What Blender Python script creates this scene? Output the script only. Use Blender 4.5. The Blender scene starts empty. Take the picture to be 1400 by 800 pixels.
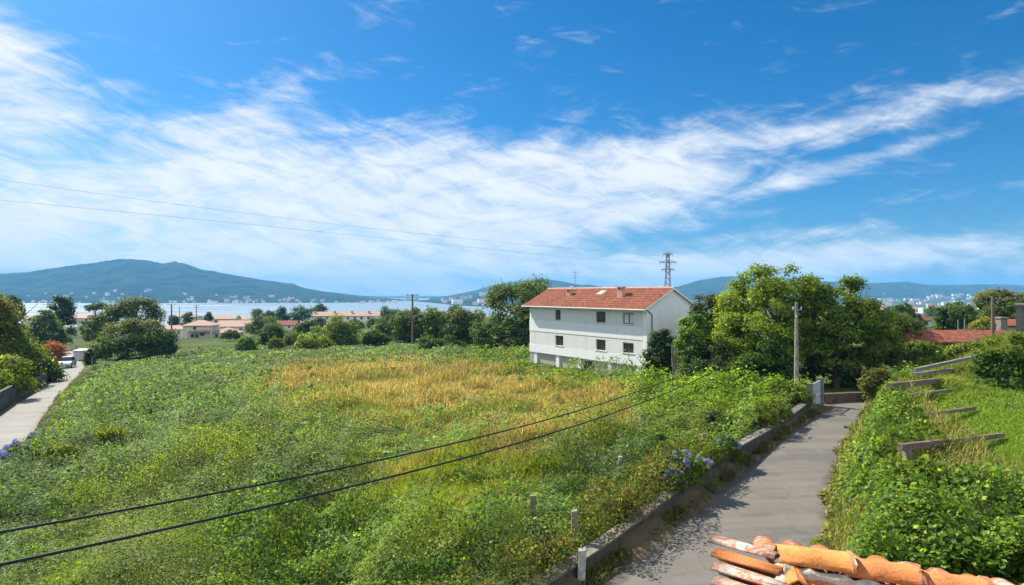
import bpy, math, random, os
import numpy as np
from mathutils import Vector
R = math.radians
random.seed(7)
scene = bpy.context.scene
col = scene.collection

# ------------------------------------------------------------------ camera, sky, sun, exposure
Z0 = 7.25                     # eye height above the lane
F = 850.0                     # focal length in pixels of the 1400 px wide photograph
cd = bpy.data.cameras.new('camera')
cam = bpy.data.objects.new('camera', cd)
col.objects.link(cam)
cam.location = (0, 0, Z0)
cam.rotation_euler = (R(90), 0, 0)
cd.sensor_width = 36
cd.lens = 36 * F / 1400
cd.clip_start = 0.1
cd.clip_end = 60000
scene.camera = cam

SUN_AZ, SUN_EL = R(-48), R(43)            # azimuth from +Y, positive to the right
sd = bpy.data.lights.new('sun', 'SUN')
sd.energy = 5.0
sd.angle = R(0.5)
sd.color = (1.0, 0.94, 0.83)
sun = bpy.data.objects.new('sun', sd)
col.objects.link(sun)
sv = Vector((math.sin(SUN_AZ) * math.cos(SUN_EL), math.cos(SUN_AZ) * math.cos(SUN_EL), math.sin(SUN_EL)))
sun.rotation_euler = sv.to_track_quat('Z', 'Y').to_euler()
sun.location = (-60, 60, 80)

vs = scene.view_settings
vs.view_transform = 'Standard'
vs.look = 'None'
vs.exposure = 1.05
vs.gamma = 1.0
vs.use_curve_mapping = False
scene.render.engine = 'CYCLES'
cy = scene.cycles
cy.max_bounces = 6
cy.diffuse_bounces = 4
cy.glossy_bounces = 2
cy.transmission_bounces = 4
cy.transparent_max_bounces = 6
cy.volume_bounces = 0
cy.caustics_reflective = False
cy.caustics_refractive = False
cy.use_denoising = True

# sky and clouds
world = bpy.data.worlds.new('World')
scene.world = world
world.use_nodes = True
wt = world.node_tree
for n in list(wt.nodes):
    wt.nodes.remove(n)


class NT:
    """small helper for node trees"""
    def __init__(s, t):
        s.t = t

    def node(s, kind, **kw):
        n = s.t.nodes.new(kind)
        for k, v in kw.items():
            if k == 'inputs':
                for i, val in v.items():
                    s.put(n.inputs[i], val)
            else:
                setattr(n, k, v)
        return n

    def put(s, sock, val):
        if isinstance(val, bpy.types.NodeSocket):
            s.t.links.new(val, sock)
        elif isinstance(val, (tuple, list)) and len(val) == 3 and sock.type == 'RGBA':
            sock.default_value = (*val, 1)
        else:
            sock.default_value = val

    def m(s, op, a, b=None, c=None, clamp=False):
        n = s.t.nodes.new('ShaderNodeMath')
        n.operation = op
        n.use_clamp = clamp
        s.put(n.inputs[0], a)
        if b is not None:
            s.put(n.inputs[1], b)
        if c is not None:
            s.put(n.inputs[2], c)
        return n.outputs[0]

    def ramp(s, v, lo, hi, a=0.0, b=1.0, smooth=True):
        n = s.t.nodes.new('ShaderNodeMapRange')
        n.interpolation_type = 'SMOOTHSTEP' if smooth else 'LINEAR'
        s.put(n.inputs[0], v)
        n.inputs[1].default_value = lo
        n.inputs[2].default_value = hi
        n.inputs[3].default_value = a
        n.inputs[4].default_value = b
        return n.outputs[0]

    def mix(s, f, a, b, blend='MIX'):
        n = s.t.nodes.new('ShaderNodeMix')
        n.data_type = 'RGBA'
        n.blend_type = blend
        s.put(n.inputs[0], f)
        s.put(n.inputs[6], a)
        s.put(n.inputs[7], b)
        return n.outputs[2]

    def noise(s, vec, scale, detail=4, rough=0.55, dist=0.0, dim='3D'):
        n = s.t.nodes.new('ShaderNodeTexNoise')
        n.noise_dimensions = dim
        if vec is not None:
            s.put(n.inputs['Vector'], vec)
        n.inputs['Scale'].default_value = scale
        n.inputs['Detail'].default_value = detail
        n.inputs['Roughness'].default_value = rough
        n.inputs['Distortion'].default_value = dist
        return n.outputs['Fac']

    def comb(s, x, y, z=0.0):
        n = s.t.nodes.new('ShaderNodeCombineXYZ')
        s.put(n.inputs[0], x)
        s.put(n.inputs[1], y)
        s.put(n.inputs[2], z)
        return n.outputs[0]


w = NT(wt)
sky = w.node('ShaderNodeTexSky', sky_type='NISHITA', sun_disc=False, sun_elevation=SUN_EL,
             sun_rotation=SUN_AZ, altitude=50, air_density=1.0, dust_density=0.8, ozone_density=3.0)
grade = w.node('ShaderNodeHueSaturation', inputs={'Saturation': 1.16, 'Hue': 0.493, 'Color': w.mix(1.0, sky.outputs[0], (0.38, 0.60, 0.86), 'MULTIPLY')})
tc = w.node('ShaderNodeTexCoord')
sep = w.node('ShaderNodeSeparateXYZ', inputs={0: tc.outputs['Generated']})
sx, sy, sz = sep.outputs
AZ = w.m('ARCTAN2', sx, sy)                                            # azimuth from north (+Y)
hyp = w.m('SQRT', w.m('ADD', w.m('MULTIPLY', sx, sx), w.m('MULTIPLY', sy, sy)))
EL = w.m('DIVIDE', sz, w.m('MAXIMUM', hyp, 0.02))                      # tangent of elevation


def cloud_bank(a_deg, t, ra_deg, rt, tilt, weight):
    """soft elliptical bank of cloud in azimuth (degrees) and tan(elevation)"""
    dx = w.m('SUBTRACT', AZ, R(a_deg))
    dy = w.m('SUBTRACT', EL, t)
    c, s_ = math.cos(R(tilt)), math.sin(R(tilt))
    p = w.m('ADD', w.m('MULTIPLY', dx, c / R(ra_deg)), w.m('MULTIPLY', dy, s_ / R(ra_deg)))
    q = w.m('ADD', w.m('MULTIPLY', dx, -s_ / rt), w.m('MULTIPLY', dy, c / rt))
    r2 = w.m('ADD', w.m('MULTIPLY', p, p), w.m('MULTIPLY', q, q))
    return w.m('MULTIPLY', w.m('POWER', 2.718, w.m('MULTIPLY', r2, -1.0)), weight)


banks = [(-25, 0.155, 17, 0.095, 0, .92), (-8, 0.19, 15, 0.07, 3, .72), (5, 0.175, 13, 0.075, 4, .66), (12, 0.215, 9, 0.04, 8, .55), (20, 0.222, 7, 0.03, 9, .5),
         (27, 0.232, 6, 0.024, 10, .5), (36, 0.255, 8, 0.028, 8, .6), (8, 0.115, 14, 0.028, 5, .6), (-2, 0.11, 10, 0.03, 0, .5),
         (-30, 0.065, 24, 0.06, 0, 1.1), (-10, 0.045, 22, 0.04, 0, .7), (29, 0.05, 18, 0.028, 1, 1.0), (14, 0.03, 9, 0.022, 0, .6),
         (24, 0.085, 9, 0.010, 3, .5), (-41, 0.305, 7, 0.06, -20, 1.05), (-46, 0.20, 8, 0.045, 0, .9), (-23, 0.265, 5, 0.05, 30, .4),
         (17, 0.165, 5, .020, 3, .5), (24, 0.16, 3.5, .012, 6, .5), (30, 0.19, 5, .012, 10, .45), (34, 0.20, 4, .012, 10, .45), (36, 0.13, 6, .012, 4, .3),
         (0, 0.0, 60, 0.028, 0, .4), (-13, 0.345, 8, 0.02, 8, .3),
         (-125, 0.7, 42, 0.5, 10, 1.3), (150, 0.7, 44, 0.5, -8, 1.3), (95, 0.5, 24, 0.2, 5, .8), (-170, 0.3, 30, 0.25, 0, 1.1), (180, 2.2, 60, 1.2, 0, 1.2), (-180, 2.2, 60, 1.2, 0, 1.2)]  # banks outside the view, added to lighten shaded walls and foliage
tot = None
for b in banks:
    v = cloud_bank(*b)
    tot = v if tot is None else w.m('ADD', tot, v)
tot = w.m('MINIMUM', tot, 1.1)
skew = w.m('SUBTRACT', EL, w.m('MULTIPLY', AZ, 0.12))
vec1 = w.comb(w.m('MULTIPLY', AZ, 4.0), w.m('MULTIPLY', skew, 13.0))
vec2 = w.comb(w.m('MULTIPLY', AZ, 10.0), w.m('MULTIPLY', w.m('ADD', EL, w.m('MULTIPLY', AZ, 0.25)), 30.0), 3.0)
n1 = w.noise(vec1, 1.6, 9, 0.62, 0.8)
n2 = w.noise(vec2, 1.3, 8, 0.65, 0.5)
nn = w.m('ADD', w.m('MULTIPLY', w.m('SUBTRACT', n1, 0.5), 1.9), w.m('MULTIPLY', w.m('SUBTRACT', n2, 0.5), 1.15))
dens = w.m('ADD', tot, nn)
cf = w.ramp(dens, 0.10, 1.32, 0.0, 0.88)
cloud_col = w.mix(w.ramp(n2, 0.3, 0.7), (6.6, 6.9, 7.2), (8.0, 8.0, 8.0))
# unseen clouds opposite the sun made brighter, added fill for the shaded sides
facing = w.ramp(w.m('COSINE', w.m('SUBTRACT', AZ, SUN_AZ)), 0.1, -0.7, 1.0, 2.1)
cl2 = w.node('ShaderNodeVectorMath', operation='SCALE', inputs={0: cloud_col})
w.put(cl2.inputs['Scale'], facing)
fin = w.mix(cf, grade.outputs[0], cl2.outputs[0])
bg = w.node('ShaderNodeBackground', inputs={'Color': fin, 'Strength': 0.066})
wo = w.node('ShaderNodeOutputWorld', inputs={'Surface': bg.outputs[0]})

# ------------------------------------------------------------------ helpers
rng = np.random.default_rng(11)


def P(px, py, d):
    """world point seen at pixel (px, py) of the 1400x800 photograph, d metres ahead"""
    return np.array([(px - 700) / F * d, d, Z0 - (py - 400) / F * d])


def _hash(ix, iy, seed):
    h = (ix.astype(np.int64) * 374761393 + iy.astype(np.int64) * 668265263 + seed * 974634777) & 0xFFFFFFFF
    h = ((h ^ (h >> 13)) * 1274126177) & 0xFFFFFFFF
    return ((h ^ (h >> 16)) & 0xFFFF) / 65535.0


def vnoise(x, y, seed=0):
    x = np.asarray(x, float)
    y = np.asarray(y, float)
    ix, iy = np.floor(x), np.floor(y)
    fx, fy = x - ix, y - iy
    fx, fy = fx * fx * (3 - 2 * fx), fy * fy * (3 - 2 * fy)
    a, b = _hash(ix, iy, seed), _hash(ix + 1, iy, seed)
    c, d = _hash(ix, iy + 1, seed), _hash(ix + 1, iy + 1, seed)
    return (a * (1 - fx) + b * fx) * (1 - fy) + (c * (1 - fx) + d * fx) * fy


def fbm(x, y, seed=0, oct=4):
    t, a, n = 0, 0.5, 0
    for o in range(oct):
        t = t + a * vnoise(np.asarray(x) * 2 ** o + 17.3 * o, np.asarray(y) * 2 ** o - 9.1 * o, seed + o)
        n += a
        a *= 0.5
    return t / n


def sstep(a, b, x):
    t = np.clip((np.asarray(x, float) - a) / (b - a), 0, 1)
    return t * t * (3 - 2 * t)


def new_obj(name, mesh, mat, parent=None):
    o = bpy.data.objects.new(name, mesh)
    col.objects.link(o)
    if mat is not None and not len(mesh.materials):
        mesh.materials.append(mat)
    if parent is not None:
        o.parent = parent
    return o


def wloc(o):
    v = np.zeros(3)
    while o is not None:
        v += np.array(o.location)
        o = o.parent
    return v


def mesh_np(name, V, faces_k, mat, parent=None, colr=None, smooth=False):
    """V: (n,3) world verts, faces_k: (m,k) indices; one mesh object"""
    V = np.asarray(V, np.float64)
    if parent is not None:
        V = V - wloc(parent)
    Fc = np.asarray(faces_k, np.int32)
    m, k = Fc.shape
    me = bpy.data.meshes.new(name)
    me.vertices.add(len(V))
    me.vertices.foreach_set('co', V.astype(np.float32).ravel())
    me.loops.add(m * k)
    me.loops.foreach_set('vertex_index', Fc.ravel())
    me.polygons.add(m)
    me.polygons.foreach_set('loop_start', np.arange(0, m * k, k, dtype=np.int32))
    if smooth:
        me.polygons.foreach_set('use_smooth', np.ones(m, bool))
    if colr is not None:
        at = me.color_attributes.new('Col', 'FLOAT_COLOR', 'POINT')
        c4 = np.ones((len(V), 4), np.float32)
        c4[:, :3] = colr
        at.data.foreach_set('color', c4.ravel())
    me.update(calc_edges=True)
    me.validate()
    return new_obj(name, me, mat, parent)


def tag(o, label=None, cat=None, group=None, kind=None):
    if label:
        o['label'] = label
    if cat:
        o['category'] = cat
    if group:
        o['group'] = group
    if kind:
        o['kind'] = kind
    return o


def thing(name, label, cat, loc, group=None):
    o = bpy.data.objects.new(name, None)
    o.empty_display_size = 0.2
    col.objects.link(o)
    o.location = tuple(float(c) for c in loc)
    return tag(o, label, cat, group)


def dup(root, loc, rotz=0.0, scale=1.0, label=None, group=None):
    def cp(o, par):
        c = o.copy()
        col.objects.link(c)
        if par is not None:
            c.parent = par
        for ch in o.children:
            cp(ch, c)
        return c
    c = cp(root, None)
    c.location = tuple(float(v) for v in loc)
    c.rotation_euler = (0, 0, rotz)
    c.scale = (scale, scale, scale) if np.isscalar(scale) else scale
    if label:
        c['label'] = label
    if group:
        c['group'] = group
    return c


class MB:
    """collects boxes, tubes, quads for one mesh; frame = (origin, e1, e2, e3)"""
    def __init__(s, o=(0, 0, 0), e1=(1, 0, 0), e2=(0, 1, 0), e3=(0, 0, 1)):
        s.v, s.f, s.sm = [], [], []
        s.o, s.E = np.array(o, float), np.array([e1, e2, e3], float)

    def add(s, verts, faces, smooth=False):
        b = len(s.v)
        for p in verts:
            s.v.append(s.o + np.array(p, float) @ s.E)
        for f in faces:
            s.f.append([b + i for i in f])
            s.sm.append(smooth)

    def box(s, a0, a1, b0, b1, c0, c1, bev=0.0):
        x0, x1 = min(a0, a1), max(a0, a1)
        y0, y1 = min(b0, b1), max(b0, b1)
        z0, z1 = min(c0, c1), max(c0, c1)
        if bev <= 0:
            s.add([(x0, y0, z0), (x1, y0, z0), (x1, y1, z0), (x0, y1, z0), (x0, y0, z1), (x1, y0, z1), (x1, y1, z1), (x0, y1, z1)],
                  [(0, 3, 2, 1), (4, 5, 6, 7), (0, 1, 5, 4), (1, 2, 6, 5), (2, 3, 7, 6), (3, 0, 4, 7)])
        else:
            ring = lambda i, z: [(x0 + i, y0 + i, z), (x1 - i, y0 + i, z), (x1 - i, y1 - i, z), (x0 + i, y1 - i, z)]
            vv = ring(bev, z0) + ring(0, z0 + bev) + ring(0, z1 - bev) + ring(bev, z1)
            ff = [(0, 3, 2, 1), (12, 13, 14, 15)]
            for k in range(3):
                for i in range(4):
                    j = (i + 1) % 4
                    ff.append((4 * k + i, 4 * k + j, 4 * k + 4 + j, 4 * k + 4 + i))
            s.add(vv, ff)

    def quad(s, a, b, c, d):
        s.add([a, b, c, d], [(0, 1, 2, 3)])

    def prism(s, poly, d):
        """poly: list of 3D points, extruded by vector d"""
        n = len(poly)
        d = np.array(d, float)
        vv = [np.array(p, float) for p in poly]
        vv = vv + [p + d for p in vv]
        ff = [tuple(range(n - 1, -1, -1)), tuple(range(n, 2 * n))]
        for i in range(n):
            j = (i + 1) % n
            ff.append((i, j, n + j, n + i))
        s.add(vv, ff)

    def tube(s, pts, rad, n=8, cap=True):
        pts = [np.array(p, float) for p in pts]
        m = len(pts)
        rad = [rad] * m if np.isscalar(rad) else list(rad)
        vv, ff = [], []
        for i, p in enumerate(pts):
            t = pts[min(i + 1, m - 1)] - pts[max(i - 1, 0)]
            t = t / (np.linalg.norm(t) + 1e-9)
            u = np.cross(t, (0, 0, 1) if abs(t[2]) < 0.9 else (1, 0, 0))
            u /= np.linalg.norm(u)
            v = np.cross(t, u)
            for k in range(n):
                a = 2 * math.pi * k / n
                vv.append(p + rad[i] * (math.cos(a) * u + math.sin(a) * v))
        for i in range(m - 1):
            for k in range(n):
                k2 = (k + 1) % n
                ff.append((i * n + k, i * n + k2, (i + 1) * n + k2, (i + 1) * n + k))
        s.add(vv, ff, True)
        if cap:
            s.add([vv[k] for k in range(n)], [tuple(range(n - 1, -1, -1))])
            s.add([vv[(m - 1) * n + k] for k in range(n)], [tuple(range(n))])

    def build(s, name, mat, parent=None):
        V = np.array(s.v)
        if parent is not None:
            V = V - wloc(parent)
        me = bpy.data.meshes.new(name)
        me.from_pydata([tuple(p) for p in V], [], s.f)
        me.polygons.foreach_set('use_smooth', s.sm)
        me.update()
        return new_obj(name, me, mat, parent)


# ------------------------------------------------------------------ materials
def mat_new(name):
    m = bpy.data.materials.new(name)
    m.use_nodes = True
    t = m.node_tree
    for n in list(t.nodes):
        t.nodes.remove(n)
    return m, NT(t)


def mat_basic(name, base, rough=0.7, var=0.25, scale=6.0, bump=0.0, spec=0.3, metal=0.0, dark=None, stain=0.0, stain_scale=0.8, obj_rand=0.0):
    """plain surface: two noises vary the base colour, an optional stain colour, an optional bump"""
    m, t = mat_new(name)
    tcn = t.node('ShaderNodeTexCoord')
    vec = tcn.outputs['Object']
    a = t.noise(vec, scale, 6, 0.6)
    b = t.noise(vec, scale * 0.17, 3, 0.5)
    dk = dark if dark else tuple(c * (1 - var) for c in base)
    lt = tuple(min(1, c * (1 + var * 0.6)) for c in base)
    c = t.mix(t.ramp(a, 0.3, 0.7), dk, lt)
    c = t.mix(t.m('MULTIPLY', t.ramp(b, 0.35, 0.65), 0.4), c, base)
    if stain > 0:
        st = t.noise(vec, stain_scale, 7, 0.7, 0.6)
        c = t.mix(t.m('MULTIPLY', t.ramp(st, 0.5, 0.68), stain), c, tuple(x * 0.45 for x in base))
    if obj_rand > 0:
        oi = t.node('ShaderNodeObjectInfo')
        hs = t.node('ShaderNodeHueSaturation', inputs={'Value': t.ramp(oi.outputs['Random'], 0, 1, 1 - obj_rand, 1 + obj_rand, False),
                                                       'Hue': t.ramp(oi.outputs['Random'], 0, 1, 0.5 - obj_rand * .03, 0.5 + obj_rand * .03, False), 'Color': c})
        c = hs.outputs[0]
    bs = t.node('ShaderNodeBsdfPrincipled', inputs={'Base Color': c, 'Roughness': rough, 'Metallic': metal, 'Specular IOR Level': spec})
    if bump > 0:
        bn = t.node('ShaderNodeBump', inputs={'Strength': bump, 'Distance': 0.02, 'Height': a})
        t.put(bs.inputs['Normal'], bn.outputs[0])
    t.node('ShaderNodeOutputMaterial', inputs={'Surface': bs.outputs[0]})
    return m


def mat_leaf(name, trans=0.4, rough=0.42, spec=0.35, tint=(1.25, 1.3, 0.55)):
    m, t = mat_new(name)
    at = t.node('ShaderNodeAttribute', attribute_name='Col')
    bs = t.node('ShaderNodeBsdfPrincipled', inputs={'Base Color': at.outputs['Color'], 'Roughness': rough, 'Specular IOR Level': spec})
    tl = t.node('ShaderNodeBsdfTranslucent', inputs={'Color': t.mix(1.0, at.outputs['Color'], tint, 'MULTIPLY')})
    mx = t.node('ShaderNodeMixShader', inputs={0: trans, 1: bs.outputs[0], 2: tl.outputs[0]})
    t.node('ShaderNodeOutputMaterial', inputs={'Surface': mx.outputs[0]})
    return m


def mat_render_wall(name, base, amount):
    """painted render: damp streaks that run down, patchy repaint, fine grain"""
    m, t = mat_new(name)
    pos = t.node('ShaderNodeNewGeometry').outputs['Position']
    st = t.noise(t.node('ShaderNodeMapping', inputs={'Vector': pos, 'Scale': (2.2, 2.2, 0.16)}).outputs[0], 1.0, 6, 0.65, 0.3)
    pt = t.noise(pos, 0.35, 5, 0.6, 0.5)
    fn = t.noise(pos, 14, 4, 0.6)
    c = t.mix(t.ramp(fn, 0.3, 0.7), tuple(x * .95 for x in base), base)
    c = t.mix(t.m('MULTIPLY', t.ramp(st, 0.5, 0.72), amount), c, tuple(x * f for x, f in zip(base, (.62, .62, .58))))
    c = t.mix(t.m('MULTIPLY', t.ramp(pt, 0.5, 0.62), amount * .5), c, tuple(x * f for x, f in zip(base, (.86, .85, .80))))
    bn = t.node('ShaderNodeBump', inputs={'Strength': 0.15, 'Distance': 0.01, 'Height': fn})
    bs = t.node('ShaderNodeBsdfPrincipled', inputs={'Base Color': c, 'Roughness': .88, 'Specular IOR Level': .2, 'Normal': bn.outputs[0]})
    t.node('ShaderNodeOutputMaterial', inputs={'Surface': bs.outputs[0]})
    return m


M = {}
M['leaf'] = mat_leaf('leaf', 0.58, .6, .15, (1.45, 1.4, .5))
M['leaf_glossy'] = mat_leaf('leaf_glossy', 0.5, 0.6, 0.2, (1.35, 1.35, .55))
M['blade'] = mat_leaf('grass_blade', 0.5, 0.6, 0.2, (1.15, 1.15, 0.7))
M['petal'] = mat_leaf('petal', 0.3, 0.7, 0.1, (1, 1, 1))
M['bark'] = mat_basic('bark', (0.10, 0.075, 0.05), 0.9, 0.5, 9, 0.5)
M['pale_bark'] = mat_basic('pale_bark', (0.32, 0.28, 0.24), 0.9, 0.4, 9, 0.4)
M['plaster'] = mat_render_wall('white_render', (0.80, 0.80, 0.78), .45)
M['plaster_band'] = mat_render_wall('bright_white_render', (0.83, 0.83, 0.82), .35)
M['tile_panel'] = mat_render_wall('pale_beige_facing', (0.72, 0.71, 0.67), .4)
M['cream'] = mat_basic('cream_plaster', (0.62, 0.56, 0.45), 0.85, 0.08, 2.0)
M['greywall'] = mat_basic('grey_plaster', (0.42, 0.42, 0.41), 0.9, 0.15, 2.0)
M['terracotta'] = mat_basic('terracotta_roof', (0.235, 0.075, 0.042), 0.9, 0.5, 3.0, 0.3, stain=0.25, stain_scale=1.2)
M['pale_terracotta'] = mat_basic('weathered_terracotta_roof', (0.40, 0.255, 0.185), 0.85, 0.3, 3.0, 0.2, stain=0.3)
M['ridge'] = mat_basic('pale_ridge_tile', (0.55, 0.33, 0.24), 0.85, 0.25, 4.0)
M['white_metal'] = mat_basic('white_metal', (0.75, 0.76, 0.77), 0.5, 0.08, 4.0, spec=0.5)
M['grey_metal'] = mat_basic('grey_metal', (0.22, 0.23, 0.24), 0.5, 0.2, 6.0, spec=0.5, metal=0.5)
M['galv'] = mat_basic('galvanised_steel', (0.20, 0.21, 0.23), 0.55, 0.25, 6.0, spec=0.5, metal=0.3)
M['blue_gate'] = mat_basic('pale_blue_paint', (0.45, 0.53, 0.60), 0.5, 0.12, 6.0, spec=0.4, stain=0.2)
M['frame_brown'] = mat_basic('brown_window_frame', (0.13, 0.085, 0.06), 0.5, 0.2, 6.0)
M['shutter'] = mat_basic('roller_shutter', (0.33, 0.31, 0.28), 0.6, 0.1, 12.0)
M['curtain'] = mat_basic('net_curtain', (0.62, 0.65, 0.70), 0.9, 0.1, 9.0)
M['hole_shade'] = mat_basic('painted_interior_shade', (0.03, 0.03, 0.03), 0.9, 0.2, 4.0)
M['garage'] = mat_basic('beige_garage_door', (0.45, 0.41, 0.33), 0.7, 0.1, 6.0)
M['concrete'] = mat_basic('weathered_concrete', (0.22, 0.205, 0.18), 0.9, 0.35, 5.0, 0.5, stain=0.5, stain_scale=2.0)
M['lichen_concrete'] = mat_basic('lichened_concrete', (0.40, 0.39, 0.36), 0.95, 0.45, 9.0, 0.5, stain=0.75, stain_scale=6.0)
M['beam'] = mat_basic('rusty_concrete_beam', (0.17, 0.125, 0.085), 0.95, 0.45, 5.0, 0.5, stain=0.6, stain_scale=2.5)
M['stone'] = mat_basic('granite_wall', (0.19, 0.175, 0.15), 0.95, 0.45, 4.0, 0.8, stain=0.5, stain_scale=1.5)
M['dark_stone'] = mat_basic('dark_stone_wall', (0.085, 0.08, 0.07), 0.95, 0.45, 3.0, 0.8, stain=0.5, stain_scale=1.5)
M['brown_stone'] = mat_basic('brown_stone_wall', (0.13, 0.095, 0.07), 0.95, 0.5, 4.0, 0.8, stain=0.6, stain_scale=1.5)
M['wood'] = mat_basic('grey_timber', (0.16, 0.12, 0.09), 0.9, 0.35, 8.0, 0.3)
M['cable'] = mat_basic('black_cable', (0.018, 0.018, 0.02), 0.55, 0.2, 8.0)
M['wire'] = mat_basic('aluminium_wire', (0.30, 0.30, 0.31), 0.5, 0.1, 8.0)
M['corrugated'] = mat_basic('pale_corrugated_sheet', (0.36, 0.38, 0.33), 0.7, 0.15, 3.0, stain=0.3)
M['town'] = mat_basic('town_wall', (0.72, 0.70, 0.66), 0.9, 0.1, 0.3, obj_rand=0.3)
M['town_roof'] = mat_basic('town_roof', (0.36, 0.16, 0.10), 0.9, 0.2, 0.3, obj_rand=0.3)
M['car_paint'] = mat_basic('silver_car_paint', (0.42, 0.44, 0.47), 0.3, 0.05, 2.0, spec=0.6, metal=0.4)
M['rubber'] = mat_basic('tyre_rubber', (0.02, 0.02, 0.02), 0.9, 0.2, 8.0)
M['lamp_glass'] = mat_basic('lamp_glass', (0.7, 0.68, 0.62), 0.2, 0.1, 8.0, spec=0.6)
M['red_glass'] = mat_basic('red_lamp_glass', (0.4, 0.03, 0.02), 0.2, 0.1, 8.0, spec=0.6)
M['porcelain'] = mat_basic('porcelain', (0.7, 0.7, 0.68), 0.3, 0.1, 8.0, spec=0.5)


def mat_glass(name, tint=(0.03, 0.04, 0.045), rough=0.06):
    m, t = mat_new(name)
    bs = t.node('ShaderNodeBsdfPrincipled', inputs={'Base Color': tint, 'Roughness': rough, 'Specular IOR Level': 0.7})
    t.node('ShaderNodeOutputMaterial', inputs={'Surface': bs.outputs[0]})
    return m


M['glass'] = mat_glass('dark_window_glass')
# ------------------------------------------------------------------ terrain
WL = Z0 - 45.0                                  # river level
WA = np.array([4.2, 19.1])                      # a point of the lane wall's road face
WD = np.array([0.605, 0.796])                   # along the wall
WN = np.array([0.796, -0.605])                  # towards the lane


def qs(x, y):
    dx, dy = np.asarray(x, float) - WA[0], np.asarray(y, float) - WA[1]
    return dx * WN[0] + dy * WN[1], dx * WD[0] + dy * WD[1]


# centre line of the lane beside the wall
lane_c = [WA + WN * 2.25 + WD * s for s in np.arange(-24, 30.1, 1.5)]
lane_c = np.array(lane_c)


def lane_dist(x, y):
    """distance to the lane's centre line and side (+ right of travel)"""
    x, y = np.asarray(x, float), np.asarray(y, float)
    best = np.full(x.shape, 1e9)
    side = np.zeros(x.shape)
    for i in range(len(lane_c) - 1):
        a, b = lane_c[i], lane_c[i + 1]
        ab = b - a
        L2 = ab @ ab
        t = np.clip(((x - a[0]) * ab[0] + (y - a[1]) * ab[1]) / L2, 0, 1)
        dx, dy = x - a[0] - t * ab[0], y - a[1] - t * ab[1]
        d = np.hypot(dx, dy)
        sd_ = ab[1] * dx - ab[0] * dy
        m_ = d < best
        best = np.where(m_, d, best)
        side = np.where(m_, np.sign(sd_), side)
    return best, side


def base_z(x, y):
    x, y = np.asarray(x, float), np.asarray(y, float)
    z = 0.0465 * np.clip(x, -260, 14) - 0.016 * np.clip(y, -40, 250)
    far = sstep(230, 1080, np.hypot(x * 0.6, y))
    land = sstep(0.10, 0.26, x / np.maximum(y, 1.0)) * sstep(300, 1000, y)
    low = WL - 3 + land * 6.0
    return z * (1 - far) + low * far


def terrain(x, y):
    x, y = np.asarray(x, float), np.asarray(y, float)
    z = base_z(x, y)
    q, s = qs(x, y)
    nearf = np.exp(-np.maximum(np.hypot(x, y) - 60, 0) / 60)
    z = z + 0.42 * np.where(q < 0, np.exp(np.minimum(q, 0) / 5.0), 0) * sstep(27, 24, s)
    z = z - 0.5 * np.exp(-((x - 6) ** 2 + (y - 62) ** 2) / 150.0)
    ed_ = lane_edge(s)
    z = z + 1.55 * sstep(ed_ + .1, ed_ + 2.0, q) * nearf + 1.6 * sstep(27, 50, y) * sstep(5.5, 11, q) * nearf
    return z


def lane_edge(s):
    """how far right of the wall the bank begins"""
    return np.interp(s, [-24, 0, 8, 20, 30], [5.2, 5.0, 3.7, 2.75, 2.3])


def G(px, py, up=0.0):
    """where the ray through pixel (px, py) meets the ground"""
    u, v = (px - 700) / F, (py - 400) / F
    d = 7.25 / max(v + .0465 * max(u, -5) - .016, 1e-3)
    for _ in range(60):
        g = float(terrain(u * d, d)) + up - (Z0 - v * d)
        d -= g / (v + 0.02) * 0.6
    return np.array([u * d, d, Z0 - v * d])


def gz(x, y):
    return float(terrain(np.array([x]), np.array([y]))[0])


# left road, edges read off the picture and dropped on the terrain
LR_L = [(-150, 680), (-60, 610), (0, 568), (22, 553), (58, 533), (72, 521), (79, 506), (85, 490), (92, 478)]
LR_R = [(-150, 790), (-60, 704), (4, 634), (38, 604), (66, 560), (85, 536), (104, 517), (116, 502), (108, 489), (104, 478)]
LRE = np.array(LR_R, float)


def left_edge_x(py):
    return np.interp(py, LRE[::-1, 1][np.argsort(LRE[::-1, 1])], LRE[::-1, 0][np.argsort(LRE[::-1, 1])])


def proj(x, y, z):
    return 700 + F * x / y, 400 + F * (Z0 - z) / y


def field_mound(x, y):
    wx, wy = x + 1.2 * fbm(x / 2.5, y / 2.5, 14, 2), y + 1.2 * fbm(x / 2.5, y / 2.5, 15, 2)
    a = fbm(wx / 4.2, wy / 4.2, 3, 3)
    r = 1 - np.abs(2 * vnoise(wx / 1.7, wy / 1.7, 8) - 1)
    return np.maximum(1.1 * sstep(.3, .75, a) * (.45 + .55 * r) + .35 * r + .3 * fbm(x / .7, y / .7, 18, 2) - .15, .02)


def poly_mask(px, py, poly):
    inside = np.zeros(px.shape, bool)
    n = len(poly)
    for i in range(n):
        x1, y1 = poly[i]
        x2, y2 = poly[(i + 1) % n]
        c = ((y1 > py) != (y2 > py)) & (px < (x2 - x1) * (py - y1) / (y2 - y1 + 1e-12) + x1)
        inside ^= c
    return inside


def in_field(x, y):
    """0..1: the overgrown plot between the two roads"""
    q, s = qs(x, y)
    px, py = proj(x, np.maximum(y, 1), base_z(x, y))
    m_ = (y > 5) & (y < 135) & (q < -0.45) & (px > left_edge_x(py) + 3)
    m_ &= ~((s > 26) & (q > -6))
    return m_


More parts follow.
